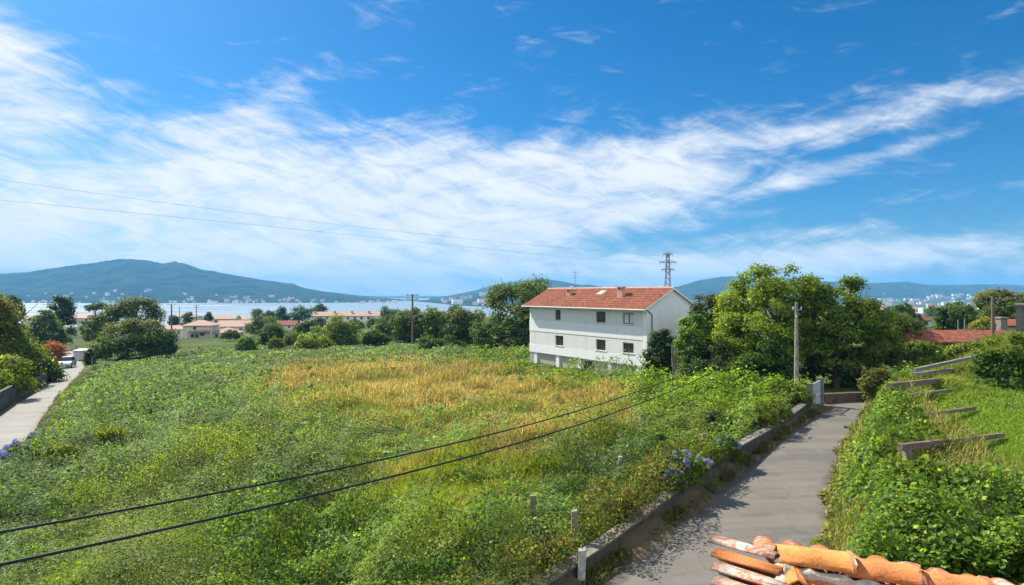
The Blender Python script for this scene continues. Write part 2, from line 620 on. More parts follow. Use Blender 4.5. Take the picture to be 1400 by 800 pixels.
# the ground: one sheet of rings, fine near the camera and reaching past the horizon hills
nA, nR = 640, 330
ang = np.linspace(R(-100), R(100), nA)
rad = np.concatenate([[0.05], np.geomspace(2.0, 9000, nR - 1)])
AA, RR = np.meshgrid(ang, rad)
gx, gy = RR * np.sin(AA), RR * np.cos(AA)
gzv = terrain(gx, gy)
fm = in_field(gx, gy)
gzv = gzv + np.where(fm, 0.45 * field_mound(gx, gy), 0)
V = np.stack([gx, gy, gzv], -1).reshape(-1, 3)
idx = np.arange(nA * nR).reshape(nR, nA)
Fq = np.stack([idx[:-1, :-1], idx[:-1, 1:], idx[1:, 1:], idx[1:, :-1]], -1).reshape(-1, 4)
gm, t = mat_new('soil_and_meadow')
geo = t.node('ShaderNodeNewGeometry')
pos = geo.outputs['Position']
a = t.noise(pos, 0.9, 6, 0.65)
b = t.noise(pos, 0.05, 5, 0.6)
c = t.mix(t.ramp(a, 0.35, 0.65), (0.030, 0.040, 0.014), (0.075, 0.095, 0.028))
c2 = t.mix(t.ramp(a, 0.35, 0.65), (0.05, 0.075, 0.02), (0.10, 0.13, 0.035))
c = t.mix(t.ramp(b, 0.4, 0.6), c, c2)
d1 = t.noise(pos, 0.006, 6, 0.6)
c = t.mix(t.m('MULTIPLY', t.ramp(d1, 0.55, 0.65), 0.5), c, (0.13, 0.11, 0.06))
bn = t.node('ShaderNodeBump', inputs={'Strength': 0.8, 'Distance': 0.3, 'Height': a})
bs = t.node('ShaderNodeBsdfPrincipled', inputs={'Base Color': c, 'Roughness': 1.0, 'Specular IOR Level': 0.05, 'Normal': bn.outputs[0]})
t.node('ShaderNodeOutputMaterial', inputs={'Surface': bs.outputs[0]})
tag(mesh_np('ground', V, Fq, gm, smooth=True), kind='structure')


# roads: sheets draped just above the ground
def ribbon(name, left, right, mat, lift=0.03, nw=6):
    left, right = np.array(left, float), np.array(right, float)

    def resample(pl, n):
        seg = np.concatenate([[0], np.cumsum(np.linalg.norm(np.diff(pl, axis=0), axis=1))])
        tt = np.linspace(0, seg[-1], n)
        return np.stack([np.interp(tt, seg, pl[:, k]) for k in range(2)], -1)
    n = 120
    l, r = resample(left, n), resample(right, n)
    ws = np.linspace(0, 1, nw)
    XY = l[:, None, :] * (1 - ws[None, :, None]) + r[:, None, :] * ws[None, :, None]
    wob = (fbm(XY[..., 0] / 1.5, XY[..., 1] / 1.5, 5, 3) - 0.5) * 0.5
    ed = np.abs(ws[None, :] - 0.5) * 2
    dirv = (r - l) / (np.linalg.norm(r - l, axis=1, keepdims=True) + 1e-9)
    XY = XY + dirv[:, None, :] * (wob * ed ** 4 * np.sign(ws[None, :] - 0.5))[..., None]
    z = terrain(XY[..., 0], XY[..., 1]) + lift
    V = np.concatenate([XY, z[..., None]], -1).reshape(-1, 3)
    id_ = np.arange(n * nw).reshape(n, nw)
    Fq = np.stack([id_[:-1, :-1], id_[:-1, 1:], id_[1:, 1:], id_[1:, :-1]], -1).reshape(-1, 4)
    ec = np.repeat(np.tile(np.abs(ws - .5) * 2, n)[:, None], 3, axis=1)
    return tag(mesh_np(name, V, Fq[:, ::-1], mat, colr=ec, smooth=True), kind='structure')


def mat_road(name, base, patch, dirt, rough=0.9, along=R(-52.8)):
    m, t = mat_new(name)
    geo = t.node('ShaderNodeNewGeometry')
    pos = geo.outputs['Position']
    fine = t.noise(pos, 40, 3, 0.7)
    mid = t.noise(pos, 0.9, 6, 0.6, 0.4)
    big = t.noise(pos, 0.28, 4, 0.55)
    c = t.mix(t.ramp(fine, 0.3, 0.7), tuple(x * 0.78 for x in base), tuple(x * 1.2 for x in base))
    c = t.mix(t.m('MULTIPLY', t.ramp(mid, 0.45, 0.7), 0.5), c, patch)
    c = t.mix(t.m('MULTIPLY', t.ramp(big, 0.54, 0.57), 0.5), c, tuple(x * .72 for x in base))
    mp = t.node('ShaderNodeMapping', inputs={'Vector': pos, 'Rotation': (0, 0, along), 'Scale': (0.05, 1.1, 1)})
    wear = t.noise(mp.outputs[0], 1.0, 5, 0.6, 0.2)
    c = t.mix(t.m('MULTIPLY', t.ramp(wear, 0.42, 0.66), 0.5), c, tuple(x * 1.35 for x in base))
    edge = t.node('ShaderNodeAttribute', attribute_name='Col').outputs['Fac']
    ev = t.m('ADD', edge, t.m('MULTIPLY', t.m('SUBTRACT', mid, 0.5), 0.9))
    c = t.mix(t.m('MULTIPLY', t.ramp(ev, 0.72, 1.0), 0.8), c, dirt)
    gr = t.noise(pos, 5.0, 6, 0.75)
    c = t.mix(t.m('MULTIPLY', t.ramp(gr, 0.58, 0.68), 0.45), c, dirt)
    vor = t.node('ShaderNodeTexVoronoi', feature='DISTANCE_TO_EDGE', inputs={'Vector': t.mix(0.25, pos, t.node('ShaderNodeTexNoise', inputs={'Vector': pos, 'Scale': 1.2}).outputs['Color']), 'Scale': 0.5})
    c = t.mix(t.m('MULTIPLY', t.ramp(vor.outputs[0], 0.0, 0.010, 1, 0), 0.25), c, tuple(x * 0.4 for x in base))
    bn = t.node('ShaderNodeBump', inputs={'Strength': 0.25, 'Distance': 0.01, 'Height': fine})
    bs = t.node('ShaderNodeBsdfPrincipled', inputs={'Base Color': c, 'Roughness': rough, 'Specular IOR Level': 0.2, 'Normal': bn.outputs[0]})
    t.node('ShaderNodeOutputMaterial', inputs={'Surface': bs.outputs[0]})
    return m


tang = np.gradient(lane_c, axis=0)
tang /= np.linalg.norm(tang, axis=1, keepdims=True)
nrm = np.stack([tang[:, 1], -tang[:, 0]], -1)
ribbon('verge', lane_c - nrm * 2.22, lane_c + nrm * (lane_edge(np.arange(-24, 30.1, 1.5)) - 2.0)[:, None], mat_road('verge_dirt', (0.13, 0.10, 0.06), (0.17, 0.13, 0.07), (0.08, 0.07, 0.03)), 0.02, 8)
ribbon('lane', lane_c - nrm * 1.85, lane_c + nrm * (lane_edge(np.arange(-24, 30.1, 1.5)) - 2.25)[:, None], mat_road('lane_asphalt', (0.128, 0.117, 0.102), (0.165, 0.152, 0.133), (0.075, 0.065, 0.05)), 0.035, 12)
lrl, lrr = np.array([G(*p)[:2] for p in LR_L]), np.array([G(*p)[:2] for p in LR_R])
ribbon('left_road', lrl, lrr, mat_road('pale_road', (0.215, 0.205, 0.185), (0.27, 0.26, 0.235), (0.17, 0.145, 0.10)), 0.03, 10)
ribbon('road_verge', lrl + (lrl - np.roll(lrr, 0, 0)[:len(lrl)]) * 0.0 - np.array([1.3, 0]), lrl + np.array([0.4, 0]), mat_road('sandy_verge', (0.18, 0.135, 0.075), (0.22, 0.17, 0.10), (0.13, 0.10, 0.05)), 0.02, 4)

# river
wm, t = mat_new('river_water')
geo = t.node('ShaderNodeNewGeometry')
pos = geo.outputs['Position']
sc = t.node('ShaderNodeMapping', inputs={'Vector': pos, 'Scale': (0.02, 0.10, 1.0)})
n_ = t.noise(sc.outputs[0], 3.0, 6, 0.65)
n2_ = t.noise(pos, 0.004, 4, 0.5)
bn = t.node('ShaderNodeBump', inputs={'Strength': 0.25, 'Distance': 1.0, 'Height': n_})
bs = t.node('ShaderNodeBsdfPrincipled', inputs={'Base Color': t.mix(n2_, (0.15, 0.19, 0.21), (0.22, 0.255, 0.275)), 'Roughness': t.ramp(n2_, 0.3, 0.7, 0.22, 0.4),
                                                'Specular IOR Level': 0.6, 'Normal': bn.outputs[0]})
t.node('ShaderNodeOutputMaterial', inputs={'Surface': bs.outputs[0]})
xs, ys = np.linspace(-5200, 1200, 40), np.linspace(700, 5000, 30)
XX, YY = np.meshgrid(xs, ys)
id_ = np.arange(XX.size).reshape(XX.shape)
tag(mesh_np('river', np.stack([XX, YY, np.full(XX.shape, WL)], -1).reshape(-1, 3),
            np.stack([id_[:-1, :-1], id_[:-1, 1:], id_[1:, 1:], id_[1:, :-1]], -1).reshape(-1, 4), wm), kind='structure')

# hills
hm, t = mat_new('forested_hillside')
geo = t.node('ShaderNodeNewGeometry')
pos = geo.outputs['Position']
a = t.noise(pos, 0.010, 7, 0.7)
b = t.noise(pos, 0.0016, 5, 0.6)
sepz = t.node('ShaderNodeSeparateXYZ', inputs={0: pos})
c = t.mix(t.ramp(a, 0.35, 0.65), (0.010, 0.020, 0.010), (0.050, 0.075, 0.028))
clear = t.mix(t.ramp(a, 0.4, 0.6), (0.07, 0.09, 0.045), (0.13, 0.13, 0.08))
lowf = t.ramp(sepz.outputs[2], WL + 10, WL + 90, 0.55, 0.12)
c = t.mix(t.m('MULTIPLY', t.ramp(b, 0.5, 0.62), lowf), c, clear)
bn = t.node('ShaderNodeBump', inputs={'Strength': 1.0, 'Distance': 45.0, 'Height': a})
bs = t.node('ShaderNodeBsdfPrincipled', inputs={'Base Color': c, 'Roughness': 1.0, 'Specular IOR Level': 0.0, 'Normal': bn.outputs[0]})
t.node('ShaderNodeOutputMaterial', inputs={'Surface': bs.outputs[0]})


class Hill:
    def __init__(s, name, prof, d0, dr, seed, relief=0.22, power=1.0, off=-4.0):
        s.off = off
        s.prof, s.d0, s.dr, s.seed, s.relief, s.power = np.array(prof, float), d0, dr, seed, relief, power
        px = np.arange(prof[0][0], prof[-1][0] + 0.1, 2.0)
        tt = np.concatenate([np.linspace(0, 1, 44), np.linspace(1.05, 1.6, 10)])
        PX, T = np.meshgrid(px, tt)
        X, Y, Z = s.pt(PX, T)
        id_ = np.arange(PX.size).reshape(PX.shape)
        Fq = np.stack([id_[:-1, :-1], id_[:-1, 1:], id_[1:, 1:], id_[1:, :-1]], -1).reshape(-1, 4)
        tag(mesh_np(name, np.stack([X, Y, Z], -1).reshape(-1, 3), Fq, hm, smooth=True), kind='structure')

    def pt(s, PX, T):
        u = (PX - 700) / F
        d0 = np.interp(PX, s.d0[0], s.d0[1]) if isinstance(s.d0, tuple) else s.d0
        Y = d0 + (s.dr - d0) * T
        ends = sstep(s.prof[0][0], s.prof[0][0] + 14, PX) * sstep(s.prof[-1][0], s.prof[-1][0] - 14, PX)
        zr = Z0 + (400 - np.interp(PX, s.prof[:, 0], s.prof[:, 1])) / F * s.dr
        base = WL + s.off
        f = np.where(T <= 1, np.clip(T, 0, 1) ** s.power * (0.55 + 0.45 * np.clip(T, 0, 1)), np.clip(1 - (T - 1) * 1.6, 0, 1))
        nz = fbm(PX / 70.0, T * 2.2, s.seed, 5) - 0.5
        fine = (vnoise(PX / 2.6, T * 40, s.seed + 9) - 0.5) * (zr - base) * 0.018 + (vnoise(PX / 7.0, T * 10, s.seed + 19) - 0.5) * (zr - base) * 0.02
        Z = base + (zr - base) * (f + s.relief * nz * np.sin(np.pi * np.clip(T, 0, 1)) ** 0.8) + fine * np.clip(T * 3, 0, 1)
        return u * Y, Y, np.where(T < 0.001, base, Z * ends + base * (1 - ends))


hill_w = Hill('wooded_hill', [(-170, 392), (-80, 380), (0, 374), (40, 372), (90, 364), (130, 359), (160, 355), (183, 354), (205, 357), (222, 360), (240, 358), (262, 363),
                       (275, 368), (320, 376), (360, 383), (402, 388), (412, 393), (440, 398), (490, 404), (545, 409), (575, 413), (620, 418)], 2600, 3700, 21, 0.16, 1.0)
hill_c = Hill('distant_hill', [(520, 416), (560, 411), (600, 407), (625, 402), (650, 397), (672, 391), (690, 387), (715, 384), (740, 381), (758, 383), (775, 386), (795, 390),
                       (806, 389), (815, 391), (850, 396), (900, 402), (950, 408)], ([500, 560, 620, 700], [4500, 3300, 2200, 1800]), 4700, 33, 0.16, 1.3, 1.5)
hill_r = Hill('hills', [(860, 403), (900, 397), (930, 391), (952, 384), (980, 379), (1000, 378), (1030, 380), (1060, 379), (1095, 383), (1130, 385), (1160, 385), (1178, 387),
                 (1200, 387), (1222, 386), (1240, 385.5), (1262, 389), (1290, 390), (1330, 389), (1372, 389), (1410, 391), (1480, 387), (1560, 392), (1640, 402)], 3150, 4300, 47, 0.22, 1.25)

low_ridge = Hill('low_ridge', [(1120, 424), (1160, 419), (1190, 416), (1225, 417), (1250, 414), (1285, 416), (1310, 413), (1340, 411.5), (1372, 414), (1410, 412), (1450, 416), (1500, 424)], 2700, 3100, 61, 0.25, .8, 0.0)

# the air between: one closed box of thin haze
hz, t = mat_new('thin_air')
pv = t.node('ShaderNodeVolumePrincipled', inputs={'Color': (0.19, 0.56, 1.0), 'Density': 0.000145, 'Anisotropy': 0.0})
pv.inputs['Density Attribute'].default_value = ''
t.node('ShaderNodeOutputMaterial', inputs={'Volume': pv.outputs[0]})
b = MB()
b.box(-9500, 9500, -300, 9200, -56, 225)
tag(b.build('haze', hz), 'pale blue haze between the camera and the hills', 'haze', kind='stuff')
# ------------------------------------------------------------------ the white house
H0 = np.array([12.62, 58.0, 0.0])
E1, E2, E3 = (-0.553, 0.833, 0), (0.833, 0.553, 0), (0, 0, 1)
HL, HD = 19.0, 6.72
zr_ = lambda r: Z0 + r                      # heights given relative to the eye
hg = gz(12, 62)
house = thing('white_house', 'long white two storey house with red tiled roof', 'house', (*(H0[:2]), hg))


def HB():
    return MB(H0, E1, E2, E3)


Z_EAVE, Z_BAND, Z_BASE = zr_(-1.38), zr_(-6.95), hg - 0.6
wins = [(2.5, 1.5, -1.95, -3.05), (6.44, 1.45, -1.95, -3.05), (13.55, 1.0, -1.95, -3.05), (2.5, 1.5, -4.85, -5.85), (6.44, 1.45, -4.80, -5.90), (13.3, 1.45, -4.80, -5.90)]


def wall_cells(mb, L, z0, z1, holes, b, th):
    """front sheet with openings, reveals and a back sheet; holes (a0,a1,z0,z1)"""
    xs_ = sorted({0, L} | {h[0] for h in holes} | {h[1] for h in holes})
    zs_ = sorted({z0, z1} | {h[2] for h in holes} | {h[3] for h in holes})
    for i in range(len(xs_) - 1):
        for j in range(len(zs_) - 1):
            xm, zm = (xs_[i] + xs_[i + 1]) / 2, (zs_[j] + zs_[j + 1]) / 2
            if any(h[0] < xm < h[1] and h[2] < zm < h[3] for h in holes):
                continue
            mb.quad((xs_[i], b, zs_[j]), (xs_[i], b, zs_[j + 1]), (xs_[i + 1], b, zs_[j + 1]), (xs_[i + 1], b, zs_[j]))
    for (x0, x1, y0, y1) in holes:
        mb.quad((x0, b, y0), (x1, b, y0), (x1, b + th, y0), (x0, b + th, y0))
        mb.quad((x0, b, y1), (x0, b + th, y1), (x1, b + th, y1), (x1, b, y1))
        mb.quad((x0, b, y0), (x0, b + th, y0), (x0, b + th, y1), (x0, b, y1))
        mb.quad((x1, b, y0), (x1, b, y1), (x1, b + th, y1), (x1, b + th, y0))
        mb.quad((x0, b + th, y0), (x0, b + th, y1), (x1, b + th, y1), (x1, b + th, y0))


holes = [(a - w_ / 2, a + w_ / 2, zr_(z1), zr_(z0)) for a, w_, z0, z1 in wins]
mb = HB()
wall_cells(mb, HL, Z_BAND, Z_EAVE, holes, 0.0, 0.32)
mb.quad((0, 0.0, Z_BAND), (HL, 0.0, Z_BAND), (HL, 1.3, Z_BAND), (0, 1.3, Z_BAND))
Z_TOP = zr_(0.32)
mb.quad((HL, 0, Z_BAND), (HL, 0, Z_EAVE), (HL, HD, Z_EAVE), (HL, HD, Z_BAND))
mb.quad((0, HD, Z_BASE), (HL, HD, Z_BASE), (HL, HD, Z_EAVE), (0, HD, Z_EAVE))
mb.build('wall', M['plaster'], house)
mb = HB()
# blind gable: one tall sheet with the gable triangle
mb.add([(0, 0, Z_BASE), (0, HD, Z_BASE), (0, HD, Z_EAVE + 0.1), (0, HD / 2, Z_TOP + 0.02), (0, 0, Z_EAVE + 0.1)], [(0, 1, 2, 3, 4)])
mb.add([(0.3, 0.01, Z_BASE), (0.3, HD, Z_BASE), (0.3, HD, Z_EAVE), (0.3, HD / 2, Z_TOP - 0.1), (0.3, 0.01, Z_EAVE)], [(4, 3, 2, 1, 0)])
mb.quad((0, 0, Z_BASE), (0, 0, Z_BAND), (0.3, 0, Z_BAND), (0.3, 0, Z_BASE))
mb.build('gable_wall', M['plaster'], house)
mb = HB()
mb.add([(HL - .001, 0, Z_EAVE), (HL - .001, HD, Z_EAVE), (HL - .001, HD / 2, Z_TOP)], [(0, 2, 1)])
mb.build('gable_wall', M['plaster'], house)
# facing panels round the windows and bright bands beneath
mb = HB()
for z0, z1 in ((-3.2, -1.62), (-6.0, -4.55)):
    hs = [(a - w_ / 2 - .003, a + w_ / 2 + .003, zr_(q1), zr_(q0)) for a, w_, q0, q1 in wins if z0 < q1 < z1]
    xs_ = [0.55] + sum([[h[0], h[1]] for h in sorted(hs)], []) + [HL - .3]
    for i in range(0, len(xs_), 2):
        mb.box(xs_[i], xs_[i + 1], -0.03, -0.002, zr_(z0), zr_(z1))
    for h in hs:
        mb.box(h[0], h[1], -0.03, -0.002, zr_(z0), h[2] - .01)
        mb.box(h[0], h[1], -0.03, -0.002, h[3] + .01, zr_(z1))
mb.build('facing_panel', M['tile_panel'], house)
mb = HB()
mb.box(-0.02, HL, -0.06, -0.003, zr_(-4.5), zr_(-3.25))
mb.build('parapet_band', M['plaster_band'], house)
mb = HB()
mb.box(-0.02, HL, -0.06, -0.003, zr_(-6.98), zr_(-6.05))
mb.build('parapet_band', M['plaster_band'], house)
mb = HB()
mb.box(-0.05, 0.5, -0.08, -0.004, Z_BASE, Z_EAVE + .02)
mb.build('corner_pilaster', M['plaster_band'], house)
# ground storey: piers, recessed garage doors
for a0 in (0.55, 4.9, 9.6, 13.4, 17.6):
    mb = HB()
    mb.box(a0, a0 + (0.9 if a0 < 1 else 0.55), 0.02, 0.2, Z_BASE, Z_BAND - .002)
    mb.build('pier', M['plaster_band'], house)
mb = HB()
mb.quad((0.3, 0.22, Z_BASE), (0.3, 0.22, Z_BAND), (HL, 0.22, Z_BAND), (HL, 0.22, Z_BASE))
mb.quad((HL - .002, 0.02, Z_BASE), (HL - .002, 0.02, Z_BAND), (HL - .002, HD, Z_BAND), (HL - .002, HD, Z_BASE))
mb.build('ground_storey_wall', M['plaster'], house)
for a0, a1 in ((1.5, 4.85), (10.2, 13.35), (14.0, 17.5), (5.5, 7.4)):
    mb = HB()
    n = 8
    for i in range(n):
        x0 = a0 + (a1 - a0) * i / n
        mb.box(x0 + .01, x0 + (a1 - a0) / n - .01, 0.15, 0.20, Z_BASE, Z_BAND - .12)
    mb.build('garage_door', M['garage'], house)
mb = HB()
mb.box(7.7, 9.3, 0.16, 0.21, Z_BASE, Z_BAND - .25)
mb.build('cellar_opening', M['hole_shade'], house)  # near-black panel stands in for the shade inside the opening
# windows
for k, (a, w_, z0, z1) in enumerate(wins):
    zt, zb = zr_(z0), zr_(z1)
    x0, x1 = a - w_ / 2 + .01, a + w_ / 2 - .01
    mb = HB()
    fw = 0.07
    for bx_ in ((x0, x1, zb + .01, zb + fw), (x0, x1, zt - fw, zt - .01), (x0, x0 + fw, zb + fw, zt - fw), (x1 - fw, x1, zb + fw, zt - fw), (a - .05, a + .05, zb + fw, zt - fw)):
        mb.box(bx_[0], bx_[1], 0.10, 0.18, bx_[2], bx_[3])
    wd = mb.build('window', M['frame_brown'], house)
    for (p0, p1) in ((x0 + fw, a - .05), (a + .05, x1 - fw)):
        g = HB()
        g.box(p0 + .004, p1 - .004, 0.14, 0.15, zb + fw + .004, zt - fw - .004)
        g.build('pane', M['curtain'] if k == 0 else M['glass'], wd)
    s_ = HB()
    s_.box(x0 - .12, x1 + .12, -0.10, 0.09, zb - .07, zb - .002)
    s_.build('sill', M['tile_panel'] if k else M['plaster_band'], wd)
    if k in (3, 0):
        s_ = HB()
        s_.box(x0, x1, 0.05, 0.09, zt - (.16 if k == 0 else .1), zt - .01)
        s_.build('shutter', M['shutter'], wd)
# roof: two slopes of pantiles
OV, OVG = 0.62, 0.22
RISE = (zr_(0.42) - (Z_EAVE + .08)) / (HD / 2)


def tile_slope(mb, b0, z0, b1, z1, a0, a1, pitch=0.25, rows=9):
    na = int((a1 - a0) / pitch) * 6
    av = np.linspace(a0, a1, na + 1)
    prof = 0.045 * np.abs(np.cos(np.pi * (av - a0) / pitch)) ** 0.7
    vv, ff = [], []
    for r in range(rows):
        for e in (0, 1):
            t_ = (r + e) / rows
            lift = 0.035 if e == 0 else 0.0
            for i, a_ in enumerate(av):
                jit = 0.008 * (random.random() - .5)
                vv.append((a_, b0 + (b1 - b0) * t_, z0 + (z1 - z0) * t_ + prof[i] + lift + jit))
    n = na + 1
    for r in range(rows * 2 - 1):
        for i in range(na):
            ff.append((r * n + i, r * n + i + 1, (r + 1) * n + i + 1, (r + 1) * n + i))
    mb.add(vv, ff, False)


mb = HB()
zb_ = Z_EAVE + .10 - OV * RISE
zrr = Z_EAVE + .10 + RISE * HD / 2
tile_slope(mb, -OV, zb_, HD / 2, zrr, -OVG, HL + .75)
tile_slope(mb, HD + OV, zb_, HD / 2, zrr, -OVG, HL + .75)
roof = mb.build('roof', M['terracotta'], house)
mb = HB()
n = 52
for i in range(n):
    a0 = -OVG + (HL + .75 + OVG) * i / n
    a1 = -OVG + (HL + .75 + OVG) * (i + 1) / n + .06
    mb.tube([(a0, HD / 2, zrr + .0 + .02 * (i % 2)), (a1, HD / 2, zrr + .01 + .02 * (i % 2))], [0.10, 0.115], 8)
mb.build('ridge_cap', M['ridge'], roof)
# verge boards
for bb, sgn in ((-OV, 1), (HD + OV, -1)):
    for a0, a1 in ((-OVG - .03, -OVG - .004), (HL + .755, HL + .78)):
        mb = HB()
        mb.prism([(a0, bb, zb_ - .16), (a0, bb, zb_ + .03), (a0, HD / 2, zrr + .03), (a0, HD / 2, zrr - .16)], (a1 - a0, 0, 0))
        mb.build('verge_board', M['plaster_band'], roof)
mb = HB()
mb.add([(-OVG, -OV, zb_ - .02), (HL + .75, -OV, zb_ - .02), (HL + .75, 0.0, Z_EAVE - .0), (-OVG, 0.0, Z_EAVE - .0), (-OVG, -OV, zb_ - .12), (HL + .75, -OV, zb_ - .12),
        (HL + .75, -0.004, Z_EAVE - .14), (-OVG, -0.004, Z_EAVE - .14)], [(0, 1, 5, 4), (4, 5, 6, 7), (0, 4, 7, 3), (1, 2, 6, 5)])
mb.build('soffit', M['tile_panel'], house)
mb = HB()
mb.tube([(-OVG, -OV - .05, zb_ - .03), (HL + .75, -OV - .05, zb_ - .03)], 0.06, 8)
mb.build('gutter', M['tile_panel'], house)
mb = HB()
mb.tube([(-.02, -.16, Z_EAVE - .25), (-.06, .25, Z_EAVE - .45), (-.08, .55, Z_EAVE - .7), (-.08, .55, Z_BASE + .5)], 0.05, 8)
mb.build('downpipe', M['grey_metal'], house)


def chimney(a, b, w_, zt, name='chimney', m_=None):
    mb = HB()
    zbot = Z_EAVE + .1 + RISE * min(b, HD - b) - .15
    mb.box(a - w_ / 2, a + w_ / 2, b - w_ * .35, b + w_ * .35, zbot, zt - .14)
    for sx_ in (-1, 1):
        mb.box(a + sx_ * (w_ / 2 - .06) - .05, a + sx_ * (w_ / 2 - .06) + .05, b - w_ * .3, b + w_ * .3, zt - .14, zt)
    c = mb.build(name, m_ or M['ridge'], roof)
    mb = HB()
    mb.box(a - w_ / 2 - .12, a + w_ / 2 + .12, b - w_ * .35 - .1, b + w_ * .35 + .1, zt, zt + .09)
    mb.build('cap', M['ridge'], c)


chimney(5.3, 1.75, 0.75, zr_(0.52))
chimney(13.9, 1.9, 0.6, zr_(0.30))
mb = HB()
mb.tube([(14.4, 2.6, zr_(-.2)), (14.4, 2.6, zr_(0.62))], 0.08, 8)
mb.tube([(14.4, 2.6, zr_(0.62)), (14.4, 2.6, zr_(0.75))], 0.14, 8)
mb.build('vent_pipe', M['plaster_band'], roof)
mb = HB()
s0 = Z_EAVE + .10 + RISE * 2.0
mb.add([(8.6, 2.0, s0 + .09), (9.5, 2.0, s0 + .09), (9.5, 2.75, s0 + .09 + RISE * .75), (8.6, 2.75, s0 + .09 + RISE * .75),
        (8.6, 2.0, s0 - .05), (9.5, 2.0, s0 - .05), (9.5, 2.75, s0 - .05 + RISE * .75), (8.6, 2.75, s0 - .05 + RISE * .75)],
       [(0, 1, 2, 3), (0, 4, 5, 1), (1, 5, 6, 2), (2, 6, 7, 3), (3, 7, 4, 0)])
mb.build('skylight', M['corrugated'], roof)
mb = HB()
mb.tube([(14.6, 3.3, zrr - .1), (14.6, 3.3, zr_(2.45))], 0.025, 6)
for zz, ln in ((2.35, .9), (2.0, .5), (1.7, .5)):
    mb.tube([(14.6 - ln / 2, 3.3, zr_(zz)), (14.6 + ln / 2, 3.3, zr_(zz))], 0.015, 5)
    for k in range(5):
        a_ = 14.6 - ln / 2 + ln * k / 4
        mb.tube([(a_, 3.05, zr_(zz)), (a_, 3.55, zr_(zz))], 0.01, 4)
mb.build('aerial', M['galv'], roof)


# ------------------------------------------------------------------ other buildings
def simple_house(name, label, cat, px, py_base, d, L, D, h, roofh, ang_deg, wallm, roofm, hip=False, ov=.35, windows=(), group=None, base_drop=1.0, porch=None):
    """gabled or hipped house; local frame: a along front (to the right), b to the back. windows: (a, z, w, h)"""
    u = (px - 700) / F
    z = Z0 - (py_base - 400) / F * d
    r = thing(name, label, cat, (u * d, d, z), group)
    ca, sa = math.cos(R(ang_deg)), math.sin(R(ang_deg))
    fr = dict(o=(u * d, d, z), e1=(ca, sa, 0), e2=(-sa, ca, 0))
    mb = MB(**fr)
    if hip:
        mb.box(-L / 2, L / 2, 0, D, -base_drop, h)
    else:
        mb.box(-L / 2, L / 2, 0, D, -base_drop, h)
        for s_ in (-1, 1):
            mb.add([(s_ * L / 2, 0, h), (s_ * L / 2, D, h), (s_ * L / 2, D / 2, h + roofh - .03)], [(0, 1, 2)])
    mb.build('wall', wallm, r)
    mb = MB(**fr)
    s_ = roofh / (D / 2)
    i_ = D / 2 if hip else -ov
    e = ov
    zt = h + roofh + .05
    ze = h + .05 - e * s_
    A = [(-L / 2 - e, -e, ze), (L / 2 + e, -e, ze), (L / 2 + e, D + e, ze), (-L / 2 - e, D + e, ze)]
    if hip:
        B = [(-L / 2 + D / 2, D / 2, zt), (L / 2 - D / 2, D / 2, zt)]
    else:
        B = [(-L / 2 - e, D / 2, zt), (L / 2 + e, D / 2, zt)]
    Ad, Bd = [(p[0], p[1], p[2] - .14) for p in A], [(p[0], p[1], p[2] - .14) for p in B]
    mb.add(A + B + Ad + Bd, [(0, 1, 5, 4), (2, 3, 4, 5), (1, 2, 5), (3, 0, 4), (0, 6, 7, 1), (1, 7, 8, 2), (2, 8, 9, 3), (3, 9, 6, 0), (6, 10, 11, 7), (8, 11, 10, 9)] if hip else
           [(0, 1, 5, 4), (2, 3, 4, 5), (0, 6, 7, 1), (2, 8, 9, 3), (6, 10, 11, 7), (8, 11, 10, 9), (0, 4, 10, 6), (4, 3, 9, 10), (1, 7, 11, 5), (5, 11, 8, 2)])
    rf = mb.build('roof', roofm, r)
    for (a, zc, w_, h_) in windows:
        mb = MB(**fr)
        for b_ in ((a - w_ / 2, a + w_ / 2, zc - h_ / 2, zc - h_ / 2 + .08), (a - w_ / 2, a + w_ / 2, zc + h_ / 2 - .08, zc + h_ / 2),
                   (a - w_ / 2, a - w_ / 2 + .08, zc - h_ / 2 + .08, zc + h_ / 2 - .08), (a + w_ / 2 - .08, a + w_ / 2, zc - h_ / 2 + .08, zc + h_ / 2 - .08)):
            mb.box(b_[0], b_[1], -.05, -.004, b_[2], b_[3])
        wn = mb.build('window', M['frame_brown'], r)
        mb = MB(**fr)
        mb.box(a - w_ / 2 + .085, a + w_ / 2 - .085, -.03, -.006, zc - h_ / 2 + .085, zc + h_ / 2 - .085)
        mb.build('pane', M['glass'], wn)
    if porch:
        a0, a1, zt_, dep, mt = porch
        mb = MB(**fr)
        mb.add([(a0, -dep, zt_ - .5), (a1, -dep, zt_ - .5), (a1, -.01, zt_), (a0, -.01, zt_), (a0, -dep, zt_ - .62), (a1, -dep, zt_ - .62), (a1, -.01, zt_ - .12), (a0, -.01, zt_ - .12)],
               [(0, 1, 2, 3), (0, 4, 5, 1), (4, 7, 6, 5), (1, 5, 6, 2), (0, 3, 7, 4)])
        for a_ in np.linspace(a0 + .15, a1 - .15, 3):
            mb.box(a_ - .1, a_ + .1, -dep + .05, -dep + .25, -base_drop, zt_ - .6)
        mb.build('porch', mt, r)
    return r, rf, fr


